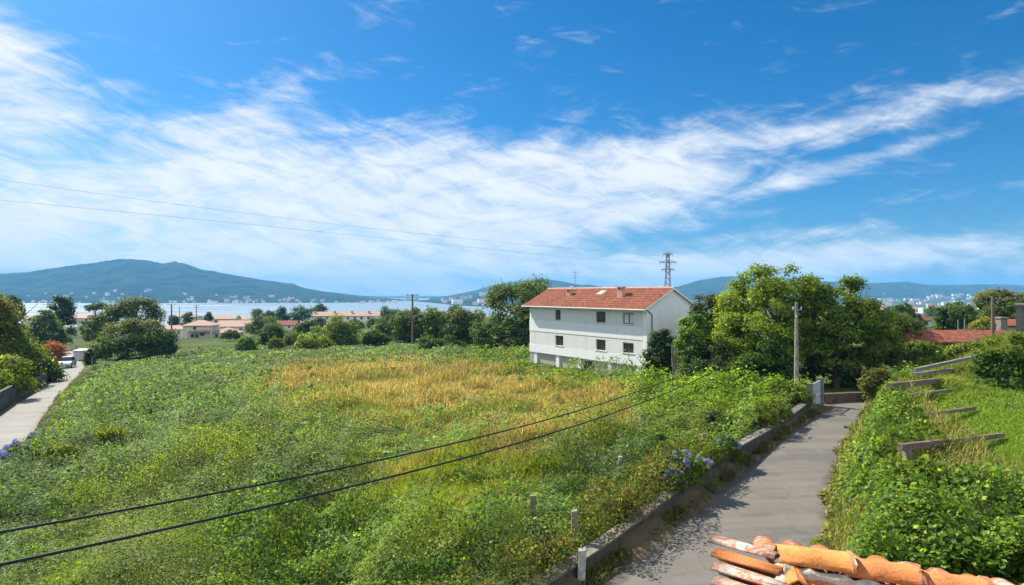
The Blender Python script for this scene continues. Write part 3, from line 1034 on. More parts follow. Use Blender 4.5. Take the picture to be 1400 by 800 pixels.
r, rf, fr = simple_house('cream_house', 'cream two storey house with pale hipped roof and lean-to porch', 'house', 270, 463, 212, 9.3, 7.5, 4.6, 1.5, 8,
                         M['cream'], M['pale_terracotta'], True, .5, [(-1.6, .9, 1.1, 1.1), (-.2, .9, 1.1, 1.1), (1.5, 1.4, 1.5, .8), (-.9, 3.6, 1.0, .9)], porch=(-2.4, 4.2, 2.9, 1.6, M['pale_terracotta']))
simple_house('annex', 'low white outbuilding with pale tiled roof beside the cream house', 'outbuilding', 306, 463, 214, 8.0, 8.0, 2.0, 1.6, 6, M['cream'], M['pale_terracotta'], True, .4, [(-2.4, 1.0, 1.0, 1.0)])
simple_house('tiled_house', 'house with broad rose tiled roof behind the low white outbuilding', 'house', 318, 456, 236, 12, 9, 2.8, 1.9, 4, M['town'], M['pale_terracotta'], False, .5, [(3, 1.4, 1.2, 1.1)])
simple_house('white_cottage', 'white cottage with low tiled roof just left of the cream house', 'house', 238, 459, 222, 7, 6, 2.4, 1.1, 5, M['town'], M['pale_terracotta'], False, .4, [(-1.5, 1.2, .9, 1.1), (1.5, 1.2, .9, 1.1)])
simple_house('upper_house', 'grey white house by the two utility poles above the cream house', 'house', 248, 446, 290, 11, 8, 4.5, 1.6, -6, M['town'], M['pale_terracotta'], True, .4, [(-3, 3.0, 1.2, 1.2), (2, 3.0, 1.2, 1.2)])
simple_house('pink_house', 'pale pink house with tiled roof close to the water', 'house', 303, 444, 330, 14, 8, 3.2, 1.7, 3, M['cream'], M['pale_terracotta'], False, .4, [(-3, 1.8, 1.2, 1.2), (2, 1.8, 1.2, 1.2)])
simple_house('shore_house', 'small white house close to the water, right of the pale pink house', 'house', 327, 445, 345, 11, 8, 3.4, 1.6, -4, M['town'], M['pale_terracotta'], True, .4, [(-3, 1.8, 1.2, 1.2), (2, 1.8, 1.2, 1.2)])
simple_house('long_house', 'long low house with faded roof behind the tall dark conifer by the left road', 'house', 68, 442, 330, 26, 9, 2.4, 1.8, 3, M['cream'], M['pale_terracotta'], False, .4, [(-6, 1.2, 1.2, 1.1), (5, 1.2, 1.2, 1.1)])
simple_house('roadside_house', 'low house with rose roof at the far end of the left road', 'house', 110, 441, 300, 13, 9, 2.2, 1.8, -3, M['cream'], M['pale_terracotta'], False, .4, [(-3, 1.2, 1.2, 1.1), (3, 1.2, 1.2, 1.1)])
simple_house('barn', 'barn with orange tiled roof half hidden by bushes in the middle distance', 'barn', 390, 450, 240, 7.5, 6, 1.6, 1.5, 2, M['cream'], M['terracotta'], False, .3, [(1.5, .9, .8, .8)])
simple_house('garden_shed', 'shed with flat pale roof sheets beside the bend of the left road', 'shed', 117, 485, 118, 4.4, 4.5, .75, .2, 5, M['greywall'], M['corrugated'], False, .2, [(0, .6, .8, .5)])
ap = [(-13 + 3.6 * i, 4.6, 1.3, 1.3) for i in range(8)] + [(-13 + 3.6 * i, 1.9, 1.3, 1.3) for i in range(8)]
r, rf, fr = simple_house('terraced_block', 'long white terraced block with faded tiled roof above the bushes in the middle distance', 'apartment block', 472, 447, 330, 35, 9, 6.0, 1.9, 3, M['town'], M['pale_terracotta'], False, .5, ap)
for a_ in (-16.5, -6, 3, 12):
    mb = MB(**fr)
    mb.box(a_ - .5, a_ + .5, 2.6, 3.4, 6.4, 8.4)
    mb.build('chimney', M['ridge'], rf)
# right hand side
r, rf, fr = simple_house('long_shed', 'long low shed with red tiled roof beyond the tall grass on the right', 'shed', 1318, 484, 57, 8.9, 3.6, 1.25, .8, -3, M['dark_stone'], M['terracotta'], False, .35, [(-2.5, .5, .9, .6)])
for k in range(9):
    mb = MB(**fr)
    mb.box(-4.3 + k * .34, -4.3 + k * .34 + .07, -.40, -.30, -1.0, 1.02)
    mb.build('upright', M['wood'], r)
simple_house('orange_house', 'house with bright orange roof and white gable beyond the long red shed', 'house', 1262, 447, 165, 7.0, 6, 1.8, 1.3, 25, M['town'], M['terracotta'], False, .3, [(1.5, .9, .9, .9)])
simple_house('rust_roof_house', 'house with rust coloured roof glimpsed between the round bush and the orange roof', 'house', 1246, 444, 210, 8.0, 6, 1.4, 1.6, -15, M['cream'], M['terracotta'], False, .3, [(0, .7, .9, .8)])
r = thing('stone_building', 'corner of a grey stone building beside the spreading tree at the right edge', 'building', P(1412, 460, 66))
mb = MB(P(1389, 460, 66), (.777, -.63, 0), (.63, .777, 0))
mb.box(0, 6, 0, 5, -1.5, 3.2)
mb.build('wall', M['stone'], r)
mb = MB(P(1389, 460, 66), (.777, -.63, 0), (.63, .777, 0))
mb.box(-.12, 6.1, -.15, 5.1, 3.205, 3.42)
mb.build('coping', M['concrete'], r)
r = thing('gate_pier', 'square stone gate pier in front of the spreading tree, left of the stone building', 'pillar', P(1373, 458, 60))
mb = MB(P(1373, 458, 60))
mb.box(-.32, .32, 0, .6, -1.0, 1.55, .02)
mb.build('shaft', M['stone'], r)
mb = MB(P(1373, 458, 60))
mb.box(-.42, .42, -.1, .7, 1.552, 1.72, .03)
mb.build('capstone', M['concrete'], r)
simple_house('low_roof_house', 'low house with pale red roof between the stone gate pier and stone building', 'house', 1384, 452, 72, 3.6, 4, .6, .6, 0, M['cream'], M['terracotta'], False, .2)

# ------------------------------------------------------------------ towns across the water: each house its own object
def town_proto(name, L, D, h, rh, flat=False):
    me = bpy.data.meshes.new(name)
    x, y = L / 2, D / 2
    v = [(-x, -y, -8), (x, -y, -8), (x, y, -8), (-x, y, -8), (-x, -y, h), (x, -y, h), (x, y, h), (-x, y, h)]
    f = [(0, 1, 5, 4), (1, 2, 6, 5), (2, 3, 7, 6), (3, 0, 4, 7)]
    mi = [0] * 4
    if flat:
        f.append((4, 5, 6, 7))
        mi.append(0)
    else:
        e = .5
        v += [(-x - e, -y - e, h - .2), (x + e, -y - e, h - .2), (x + e, y + e, h - .2), (-x - e, y + e, h - .2), (-x - e, 0, h + rh), (x + e, 0, h + rh)]
        f += [(8, 9, 13, 12), (10, 11, 12, 13), (11, 8, 12), (9, 10, 13)]
        mi += [1, 1, 0, 0]
    me.from_pydata(v, [], f)
    me.materials.append(M['town'])
    me.materials.append(M['town_roof'])
    me.polygons.foreach_set('material_index', mi)
    me.update()
    return me


protos = [town_proto('hillside_house', 12, 9, 6, 2.5), town_proto('hillside_house', 16, 10, 4, 2.5), town_proto('hillside_house', 22, 12, 9, 3), town_proto('hillside_house', 34, 14, 11, 0, True)]
rr = random.Random(5)


def town(hill, n, px0, px1, t0, t1, label, group, wts, sc=1.0):
    for k in range(n):
        px_ = rr.uniform(px0, px1)
        t_ = t0 + (t1 - t0) * rr.random() ** 1.8
        if vnoise(np.array([px_ / 22.0]), np.array([t_ * 9.0]), 77)[0] < 0.42:
            continue
        X, Y, Z = hill.pt(np.array([px_]), np.array([t_]))
        me = rr.choices(protos, wts)[0]
        o = new_obj('hillside_house', me, None)
        o.location = (X[0], Y[0], Z[0] + 3.0)
        o.rotation_euler.z = rr.uniform(-.7, .7)
        s_ = rr.uniform(.7, 1.25) * sc
        o.scale = (s_, s_, s_)
        tag(o, label, 'house', group)


town(hill_w, 150, 0, 540, 0.01, 0.34, 'tiny pale house in the village scattered along the foot of the wooded hill', 'houses at the foot of the wooded hill', (5, 4, 2, 1), .78)
town(hill_c, 55, 590, 690, 0.02, 0.6, 'tiny pale house on the flank of the distant hill left of the tall tree', 'houses on the distant hill', (5, 3, 2, 1))
town(hill_r, 170, 1185, 1420, 0.01, 0.5, 'tiny pale building in the town below the hills on the right', 'buildings of the town on the right', (4, 3, 3, 2), 1.1)
for k in range(190):
    d_ = 950 * (3.0 ** rr.random())
    px_ = rr.uniform(1180, 1425)
    x_ = (px_ - 700) / F * d_
    if vnoise(np.array([x_ / 150.0]), np.array([d_ / 260.0]), 31)[0] < .38:
        continue
    o = new_obj('town_house', rr.choices(protos, (5, 4, 2, 1))[0], None)
    o.location = (x_, d_, gz(x_, d_))
    o.rotation_euler.z = rr.uniform(-.8, .8)
    s_ = rr.uniform(.6, 1.1)
    o.scale = (s_, s_, s_)
    tag(o, 'tiny pale house with red roof on the plain in front of the low wooded ridge', 'house', 'houses on the plain before the low ridge')
# ------------------------------------------------------------------ walls, gate, posts
def wall_strip(name, label, line, h, th, mat, cap=None, group=None, cap_h=.10, sink=.5, rough=.03):
    """a low wall following a plan polyline on the ground: body and coping"""
    line = np.array(line, float)
    seg = np.concatenate([[0], np.cumsum(np.linalg.norm(np.diff(line, axis=0), axis=1))])
    n = max(2, int(seg[-1] / .45))
    tt = np.linspace(0, seg[-1], n)
    pl = np.stack([np.interp(tt, seg, line[:, k]) for k in range(2)], -1)
    tg = np.gradient(pl, axis=0)
    tg /= np.linalg.norm(tg, axis=1, keepdims=True)
    nm = np.stack([tg[:, 1], -tg[:, 0]], -1)
    root = thing(name, label, 'wall', (*line[0], gz(*line[0])), group)

    def strip(z_lo, z_hi, w0, w1, jit):
        mb = MB()
        prev = None
        vv, ff = [], []
        for i in range(n):
            g_ = base_z(pl[i][0], pl[i][1])
            hh = h(tt[i]) if callable(h) else h
            j = (random.random() - .5) * jit
            for (w_, z_) in ((w0 + j, z_lo(g_, hh)), (w1 + j, z_lo(g_, hh)), (w1 + j, z_hi(g_, hh) + j * .8), (w0 + j, z_hi(g_, hh) + j * .8)):
                vv.append((pl[i][0] + nm[i][0] * w_, pl[i][1] + nm[i][1] * w_, z_))
            if i:
                for k in range(4):
                    k2 = (k + 1) % 4
                    ff.append(((i - 1) * 4 + k, i * 4 + k, i * 4 + k2, (i - 1) * 4 + k2))
        ff += [(0, 1, 2, 3), tuple((n - 1) * 4 + k for k in (3, 2, 1, 0))]
        mb.add(vv, ff)
        return mb
    strip(lambda g, hh: g - sink, lambda g, hh: g + hh, -th, 0, rough).build('wall_body', mat, root)
    if cap:
        strip(lambda g, hh: g + hh + .012, lambda g, hh: g + hh + cap_h, -th - .04, .04, rough * .6).build('coping', cap, root)
    return root


wall_strip('lane_wall', 'long low grey wall holding back the plot along the lane', [WA + WD * s for s in (-16, 0, 12, 22.3)], lambda s: 0.62 + .12 * math.sin(s * .35), .32, M['dark_stone'], M['stone'], cap_h=.07)
wp = [WA + WN * -0.3 + WD * 26.6, WA + WN * 1.2 + WD * 28.6, WA + WN * 2.9 + WD * 30.4]
wall_strip('bend_wall', 'low brown stone wall across the bend at the end of the lane', wp, .62, .35, M['brown_stone'], None)
lw = [G(*p)[:2] for p in ((-60, 606), (-20, 578), (6, 560), (18, 552))]
lw2 = [G(*p)[:2] for p in ((20, 551), (44, 538), (62, 526), (74, 516))]
wall_strip('roadside_wall', 'dark wall at the left road in front of the pale fern-like shrub', lw, 1.7, .3, M['dark_stone'], None)
wall_strip('roadside_wall', 'dark stone wall at the left road below the big yellow-green tree', lw2, 1.25, .35, M['dark_stone'], None)

# parapet on the far side of the left road's bend: rail fence of posts and two rails
fl = np.array([G(*p)[:2] for p in ((126, 500), (119, 495), (111, 490), (107, 484), (104, 478))])
r = thing('road_railing', 'low rail fence curving round the bend of the left road', 'fence', (*fl[0], gz(*fl[0])))
seg = np.concatenate([[0], np.cumsum(np.linalg.norm(np.diff(fl, axis=0), axis=1))])
for s in np.arange(0, seg[-1], 1.6):
    x, y = np.interp(s, seg, fl[:, 0]), np.interp(s, seg, fl[:, 1])
    mb = MB((x, y, gz(x, y)))
    mb.box(-.08, .08, -.08, .08, -.2, 1.15, .01)
    mb.build('post', M['concrete'], r)
for hh in (.45, .95):
    mb = MB()
    mb.tube([(x, y, gz(x, y) + hh) for x, y in zip(fl[:, 0], fl[:, 1])], .09, 6)
    mb.build('rail', M['concrete'], r)

# gate at the end of the lane wall
ga, gb = WA + WD * 23.0 + WN * -0.15, WA + WD * 25.6 + WN * -0.1
gd = (gb - ga) / np.linalg.norm(gb - ga)
g0 = gz(*(ga + WN * .6)) - .05
root = thing('entrance_gate', 'pale blue metal gate with solid lower panels and upright bars at the lane bend', 'gate', (*ga, g0))
fr = dict(o=(*ga, g0), e1=(*gd, 0), e2=(-gd[1], gd[0], 0))
LG = np.linalg.norm(gb - ga)
for x0, x1 in ((0.1, LG / 2 - .02), (LG / 2 + .02, LG - .1)):
    mb = MB(**fr)
    for b_ in ((x0, x1, .05, .11), (x0, x1, .80, .86), (x0, x1, 1.62, 1.68), (x0, x0 + .06, .112, 1.618), (x1 - .06, x1, .112, 1.618)):
        mb.box(b_[0], b_[1], -.03, .03, b_[2], b_[3])
    lf = mb.build('gate_leaf', M['blue_gate'], root)
    mb = MB(**fr)
    mb.box(x0 + .065, x1 - .065, -.012, .012, .115, .795)
    mb.build('lower_panel', M['blue_gate'], lf)
    mb = MB(**fr)
    for x in np.linspace(x0 + .16, x1 - .16, 7):
        mb.box(x - .014, x + .014, -.014, .014, .865, 1.615)
    mb.build('bars', M['blue_gate'], lf)
for x0, nm_ in ((-.28, 'gate_post'), (LG + .0, 'gate_post')):
    mb = MB(**fr)
    mb.box(x0, x0 + .3, -.15, .15, -.4, 1.8, .015)
    p_ = mb.build(nm_, M['concrete'], root)

# concrete fence posts standing in the plot and by the wall
def fpost(px, py_top, d, w, label, mat, h_=None, lean=(0, 0), name='fence_post'):
    t_ = P(px, py_top, d)
    gzz = gz(t_[0], t_[1]) - .3
    mb = MB()
    hw = w / 2
    L_ = t_[2] - gzz
    vv = []
    for k in range(4):
        f_ = k / 3
        for sx_, sy_ in ((-1, -1), (1, -1), (1, 1), (-1, 1)):
            j = random.uniform(-.008, .008)
            vv.append((t_[0] + sx_ * hw * (1.06 - .1 * f_) + lean[0] * (f_ - 1) * L_ + j, t_[1] + sy_ * hw + lean[1] * (f_ - 1) * L_ + j, gzz + L_ * f_ + (j * 2 if k == 3 else 0)))
    ff = [(0, 3, 2, 1), (12, 13, 14, 15)]
    for k in range(3):
        for i in range(4):
            j = (i + 1) % 4
            ff.append((4 * k + i, 4 * k + j, 4 * k + 4 + j, 4 * k + 4 + i))
    mb.add(vv, ff)
    o = mb.build(name, mat, None)
    return tag(o, label, 'post', 'old fence posts in the plot')


fpost(729, 677, 18.4, .17, 'grey concrete fence post standing free of the wall, upright in low weeds', M['concrete'], lean=(.02, 0))
fpost(785, 698, 17.2, .155, 'grey concrete post with a square top, just behind the white blotched post', M['concrete'])
fpost(796, 751, 15.6, .19, 'white blotched concrete post at the near end of the lane wall', M['lichen_concrete'], lean=(.03, 0))
fpost(162, 742, 16.6, .21, 'short thick grey post among brambles under the lower black cable', M['concrete'], lean=(-.03, .02))
fpost(968, 562, 31.5, .16, 'thin grey post farthest from the white blotched post, near the bright shrubs', M['concrete'], lean=(.02, 0))
fpost(962, 593, 27.2, .17, 'short grey post rising from weeds behind the blue hydrangeas', M['concrete'])
fpost(848, 624, 23.5, .15, 'low pale post nearly swallowed by weeds left of the hydrangeas', M['lichen_concrete'])
fpost(930, 506, 52, .5, 'pale stump of concrete in front of the dark cypress hedge', M['lichen_concrete'])

# small block of stone
t_ = P(266, 764, 16.4)
o_ = MB(t_)
o_.box(-.13, .13, -.12, .12, -.8, .0, .04)
tag(o_.build('stone_block', M['lichen_concrete']), 'small rough stone block poking out of the brambles near the camera', 'stone')

# the concrete utility pole with slots
pt = P(1089, 413, 40.5)
pb = gz(pt[0], pt[1]) - .6
root = thing('utility_pole', 'tall slotted concrete utility pole standing by the lane in front of the walnut trees', 'utility pole', (pt[0], pt[1], pb))
Hh = pt[2] - pb
mb = MB((pt[0], pt[1], pb))
wb, wt_ = .30, .15
wid = lambda z: wb + (wt_ - wb) * z / Hh
dep = lambda z: .20 + (.12 - .20) * z / Hh


def tap(mb, x0, x1, z0, z1, fx=None):
    v = []
    for z in (z0, z1):
        W, D_ = wid(z), dep(z)
        for fx_, fy_ in ((x0, -1), (x1, -1), (x1, 1), (x0, 1)):
            v.append((fx_ * W, fy_ * D_ / 2, z))
    mb.add(v, [(0, 3, 2, 1), (4, 5, 6, 7), (0, 1, 5, 4), (1, 2, 6, 5), (2, 3, 7, 6), (3, 0, 4, 7)])


tap(mb, -.5, -.2, 0, Hh * .86)
tap(mb, .2, .5, 0, Hh * .86)
z = .4
while z < Hh * .85:
    tap(mb, -.199, .199, z, z + .2)
    z += 1.0
tap(mb, -.5, .5, Hh * .861, Hh)
mb.build('shaft', M['concrete'], root)
mb = MB((pt[0], pt[1], pb))
mb.box(-.30, .30, -.12, -.075, Hh - .55, Hh - .47)
mb.build('bracket', M['galv'], root)
for dx in (-.25, .25):
    mb = MB((pt[0], pt[1], pb))
    mb.tube([(dx, -.10, Hh - .466), (dx, -.10, Hh - .38), (dx, -.10, Hh - .30)], [.03, .055, .03], 8)
    mb.build('insulator', M['porcelain'], root)
mb = MB((pt[0], pt[1], pb))
mb.tube([(-.06, -.1, Hh - 1.05), (-.22, -.35, Hh - .98), (-.28, -.5, Hh - .95)], .025, 6)
la = mb.build('lamp_arm', M['galv'], root)
mb = MB((pt[0], pt[1], pb))
mb.tube([(-.26, -.45, Hh - .93), (-.30, -.62, Hh - .93), (-.33, -.85, Hh - .95)], [.05, .08, .05], 8)
mb.build('lamp_head', M['galv'], la)

# two heavy black cables sweeping over the plot, from the wall of our building to the trees
def sag(p0, p1, s, n=40):
    p0, p1 = np.array(p0), np.array(p1)
    return [p0 + (p1 - p0) * t + np.array([0, 0, -s * 4 * t * (1 - t)]) for t in np.linspace(0, 1, n)]


def curve_px(pix, d0, d1):
    """cable through picture points, depth running so that the plan is a straight line"""
    a, b = P(*pix[0], d0), P(*pix[-1], d1)
    out = []
    for (x, y) in pix:
        u = (x - 700) / F
        # plan line a + t(b-a): X = uY
        dx, dy = b[0] - a[0], b[1] - a[1]
        t = (u * a[1] - a[0]) / (dx - u * dy)
        Y = a[1] + t * dy
        out.append(np.array([u * Y, Y, Z0 - (y - 400) / F * Y]))
    return out


def smooth_line(pts, n=60):
    pts = np.array(pts)
    seg = np.concatenate([[0], np.cumsum(np.linalg.norm(np.diff(pts, axis=0), axis=1))])
    deg = 3
    tt = np.linspace(0, seg[-1], n)
    return np.stack([np.polyval(np.polyfit(seg, pts[:, k], deg), tt) for k in range(3)], -1)


c1 = smooth_line(curve_px([(-60, 737), (0, 727), (140, 704), (280, 678), (420, 651), (525, 626), (630, 604), (735, 577), (840, 547), (920, 517), (985, 489)], 9.0, 46))
c2 = smooth_line(curve_px([(-60, 785), (0, 771), (140, 742), (280, 712), (420, 681), (545, 650), (640, 623), (735, 597), (840, 566), (920, 533), (1008, 490)], 8.5, 46))
mb = MB()
mb.tube(c1, .024, 8)
tag(mb.build('overhead_cable', M['cable']), 'upper of the two thick black cables crossing the plot', 'cable', 'black cables over the plot')
mb = MB()
mb.tube(c2, .027, 8)
tag(mb.build('overhead_cable', M['cable']), 'lower of the two thick black cables crossing the plot', 'cable', 'black cables over the plot')

# lattice pylon behind the white house
pd = 135.0
pbx = P(913, 400, pd)
pz = gz(pbx[0], pbx[1])
ptop = P(913, 346, pd)[2]
root = thing('power_pylon', 'lattice steel power pylon rising behind the white house', 'pylon', (pbx[0], pbx[1], pz))
mb = MB((pbx[0], pbx[1], pz))
Hp = ptop - pz
hw = lambda z: .95 - .72 * z / Hp
for sx_, sy_ in ((-1, -1), (1, -1), (1, 1), (-1, 1)):
    mb.tube([(sx_ * hw(0), sy_ * hw(0), 0), (sx_ * hw(Hp), sy_ * hw(Hp), Hp)], .075, 5)
zs = np.linspace(0, Hp, 15)
for i in range(14):
    z0, z1 = zs[i], zs[i + 1]
    a, b_ = hw(z0), hw(z1)
    for s_ in (-1, 1):
        mb.tube([(-a, s_ * a, z0), (b_, s_ * b_, z1)], .04, 4)
        mb.tube([(a, s_ * a, z0), (-b_, s_ * b_, z1)], .04, 4)
        mb.tube([(s_ * a, -a, z0), (s_ * b_, b_, z1)], .04, 4)
mb.build('mast', M['galv'], root)
for zz, ln in ((Hp - .25, 1.1), (Hp - 2.0, 1.9), (Hp - 3.6, 1.4)):
    mb = MB((pbx[0], pbx[1], pz))
    mb.tube([(-ln, 0, zz), (ln, 0, zz)], .08, 5)
    mb.tube([(-ln, 0, zz), (0, 0, zz + .45), (ln, 0, zz)], .05, 4)
    ca_ = mb.build('crossarm', M['galv'], root)
    for x in (-ln * .92, ln * .92, -ln * .45, ln * .45):
        mb = MB((pbx[0], pbx[1], pz))
        mb.tube([(x, 0, zz - .08), (x, 0, zz - .3), (x, 0, zz - .5)], [.06, .12, .06], 6)
        mb.build('insulator', M['porcelain'], ca_)
# thin power wires from the pylon over to the left
tips = [np.array([pbx[0] - 1.8, pbx[1], pz + Hp - 2.5]), np.array([pbx[0] - 1.0, pbx[1], pz + Hp - .7])]
for tip, pix, lab in ((tips[0], [(-80, 268), (0, 273), (140, 285), (280, 300), (420, 316), (560, 331)], 'lower thin power line across the clouds, running from the pylon'),
                      (tips[1], [(-80, 236), (0, 245), (140, 263), (280, 284), (420, 303), (500, 313)], 'upper thin power line across the clouds, running from the pylon')):
    far = tip
    near = P(*pix[0], 62)
    pts = []
    ptip = proj(*far)
    for (x, y) in pix + [((pix[-1][0] + ptip[0]) / 2, (pix[-1][1] * .42 + ptip[1] * .58) - 3), ptip]:
        u = (x - 700) / F
        dx, dy = far[0] - near[0], far[1] - near[1]
        t = (u * near[1] - near[0]) / (dx - u * dy)
        Y = near[1] + t * dy
        pts.append(np.array([u * Y, Y, Z0 - (y - 400) / F * Y]))
    mb = MB()
    mb.tube(smooth_line(pts, 70), .015, 5)
    tag(mb.build('power_line', M['wire']), lab, 'cable', 'power lines in the sky')

# distant poles
def wpole(px, py0, py1, d, rad, label, arms=1, mat=None, name='utility_pole'):
    t_ = P(px, py0, d)
    b_ = P(px, py1, d)
    zb_ = min(b_[2], gz(b_[0], b_[1]) - .3) if d < 300 else b_[2]
    root = thing(name, label, 'utility pole', (b_[0], b_[1], zb_))
    mb = MB()
    mb.tube([(t_[0], t_[1], zb_), tuple(t_)], [rad * 1.25, rad * .8], 7)
    mb.build('shaft', mat or M['wood'], root)
    for k in range(arms):
        mb = MB()
        L_ = rad * 6
        zz = t_[2] - .3 - k * .8
        mb.box(t_[0] - L_, t_[0] + L_, t_[1] - .06, t_[1] + .06, zz, zz + .12)
        mb.tube([(t_[0] - L_ * .8, t_[1], zz + .12), (t_[0] - L_ * .8, t_[1], zz + .35)], .06, 5)
        mb.tube([(t_[0] + L_ * .8, t_[1], zz + .12), (t_[0] + L_ * .8, t_[1], zz + .35)], .06, 5)
        mb.build('crossarm', M['galv'], root)
    return root


wpole(234.5, 416, 446, 215, .26, 'thick dark utility pole left of the cream house against the water', 1, M['wood'])
wpole(245.5, 419, 446, 240, .14, 'thin dark utility pole between the thick pole and the cream house roof', 0)
wpole(268.5, 417, 441, 250, .17, 'utility pole with crossarm behind the roof of the cream house', 2)
wpole(564, 402, 470, 118, .20, 'wooden utility pole with crossarm among the olive green trees left of the tall tree', 2)
wpole(224, 433, 446, 260, .14, 'short pole on the shore left of the thick dark utility pole', 1)
wpole(1357.5, 405, 462, 52, .13, 'dark wooden pole standing in front of the long red shed roof', 0)
wpole(1310, 437, 449, 62, .06, 'thin grey post behind the red shed roof, left of the pair', 0, M['concrete'], 'thin_post')
wpole(1319, 436, 449, 62, .07, 'thin grey post behind the red shed roof, right of the pair', 0, M['concrete'], 'thin_post')

# old concrete beams of a vine trellis on the right hand plot
for (p0, p1, h0, h1, t0, t1, lab, mt) in (
        ((1230, 612), (1371, 595), .75, .10, 9.5, 5.5, 'long concrete trellis beam nearest the tiled roof, above a heap of dry twigs', M['beam']),
        ((1254, 569), (1333, 558), .35, .10, 6, 4.5, 'rusty brown trellis beam lying on the lawn, second from the tiled roof', M['beam']),
        ((1216, 528), (1295, 519), .95, .45, 8, 6.5, 'thick short trellis beam jutting from the bank, third from the tiled roof', M['beam']),
        ((1240, 540), (1306, 532), .40, .15, 2.6, 2.2, 'thin pale rail lying on the lawn in front of the thick short beam', M['concrete']),
        ((1250, 512), (1303, 505), .9, .6, 4, 3.5, 'grey trellis beam among tall grass just behind the thick short beam', M['concrete']),
        ((1250, 506), (1342, 486), .9, .8, 4.5, 4, 'long weathered trellis beam farthest from the tiled roof, in tall grass', M['concrete'])):
    a, b_ = G(*p0, h0 + .25), G(*p1, h1 + .12)
    root = thing('trellis_beam', lab, 'beam', a, 'trellis beams on the right hand plot')
    dv = b_ - a
    L_ = np.linalg.norm(dv)
    e1 = dv / L_
    e2 = np.cross((0, 0, 1), e1)
    e2 /= np.linalg.norm(e2)
    e3 = np.cross(e1, e2)
    mb = MB(a, e1, e2, e3)
    n = 14
    th0, th1 = t0 / F * a[1], t1 / F * b_[1]
    vv, ff = [], []
    for i in range(n + 1):
        j = lambda: random.uniform(-.012, .012)
        x = L_ * i / n
        th = th0 + (th1 - th0) * i / n
        wd_ = th * .8
        vv += [(x, -wd_ / 2 + j(), -th / 2 + j()), (x, wd_ / 2 + j(), -th / 2 + j()), (x, wd_ / 2 + j(), th / 2 + j()), (x, -wd_ / 2 + j(), th / 2 + j())]
        if i:
            for k in range(4):
                k2 = (k + 1) % 4
                ff.append(((i - 1) * 4 + k, i * 4 + k, i * 4 + k2, (i - 1) * 4 + k2))
    ff += [(3, 2, 1, 0), (4 * n, 4 * n + 1, 4 * n + 2, 4 * n + 3)]
    mb.add(vv, ff)
    mb.build('beam', mt, root)
    q_ = a + dv * .06
    g_ = gz(q_[0], q_[1])
    if q_[2] - th0 / 2 - g_ > .12 and t0 > 8:
        mb = MB()
        mb.box(q_[0] - .09, q_[0] + .09, q_[1] - .09, q_[1] + .09, g_ - .2, q_[2] - th0 / 2 - .012)
        mb.build('prop', M['concrete'], root)

# parked car on the left road
cp = G(87, 504.5)
cg = gz(cp[0], cp[1]) + .03
d_ = (lrl[7] + lrr[7]) / 2 - (lrl[5] + lrr[5]) / 2
ca_ = np.array([-0.42, .9])
ca_ /= np.linalg.norm(ca_)
e1 = (*ca_, 0)                       # towards the back of the car (away from us)
e2 = (-ca_[1], ca_[0], 0)
root = thing('parked_car', 'silver hatchback parked at the edge of the left road by the red shrub', 'car', (cp[0], cp[1], cg))
fr = dict(o=(cp[0], cp[1], cg), e1=e1, e2=e2)
SC = 1.12
prof = [(0, .30), (0, .62), (.12, .78), (1.05, .95), (1.15, .96), (3.75, .98), (3.95, .80), (4.0, .35), (3.6, .24), (.3, .22)]
mb = MB(**fr)
n = len(prof)
vv = []
for yy, k in ((-.84, .0), (-.78, .0), (.78, 0), (.84, 0)):
    ins = 0.05 if abs(yy) > .8 else 0
    for (x, z) in prof:
        vv.append((SC * (x * (1 - ins * .3) + ins), SC * yy, SC * (z - ins * (z > .6))))
ff = []
for s_ in range(3):
    for i in range(n):
        j = (i + 1) % n
        ff.append((s_ * n + i, s_ * n + j, (s_ + 1) * n + j, (s_ + 1) * n + i))
ff += [tuple(range(n)), tuple(range(4 * n - 1, 3 * n - 1, -1))]
mb.add(vv, ff)
body = mb.build('body', M['car_paint'], root)
mb = MB(**fr)
cab = [(1.1, .95), (1.85, 1.42), (3.15, 1.45), (3.75, .97)]
vv = [(SC * x, SC * yy * (1 if z < 1 else .8), SC * z) for yy in (-.78, .78) for (x, z) in cab]
mb.add(vv, [(0, 1, 2, 3), (7, 6, 5, 4), (0, 4, 5, 1), (1, 5, 6, 2), (2, 6, 7, 3)])
mb.build('cabin_glass', M['glass'], root)
mb = MB(**fr)
mb.box(SC * 1.86, SC * 3.14, -SC * .63, SC * .63, SC * 1.435, SC * 1.49, .02)
mb.build('roof', M['car_paint'], root)
for x in (.75, 3.2):
    for s_ in (-1, 1):
        mb = MB(**fr)
        mb.tube([(SC * x, SC * s_ * .70, SC * .31), (SC * x, SC * s_ * .86, SC * .31)], SC * .31, 14)
        wh = mb.build('wheel', M['rubber'], root)
        mb = MB(**fr)
        mb.tube([(SC * x, SC * s_ * .861, SC * .31), (SC * x, SC * s_ * .875, SC * .31)], SC * .19, 12)
        mb.build('rim', M['galv'], wh)
for s_ in (-1, 1):
    mb = MB(**fr)
    mb.box(-.02, .10, SC * s_ * .44, SC * s_ * .74, SC * .58, SC * .72, .02)
    mb.build('headlight', M['lamp_glass'], root)
    mb = MB(**fr)
    mb.box(SC * 1.35, SC * 1.5, SC * s_ * .86, SC * s_ * 1.0, SC * .95, SC * 1.07, .02)
    mb.build('mirror', M['car_paint'], root)
mb = MB(**fr)
mb.box(-.03, .04, -SC * .7, SC * .7, SC * .28, SC * .46, .015)
mb.build('bumper', M['rubber'], root)
mb = MB(**fr)
mb.box(-.045, -.031, -.26, .26, SC * .33, SC * .43)
mb.build('number_plate', M['white_metal'], root)
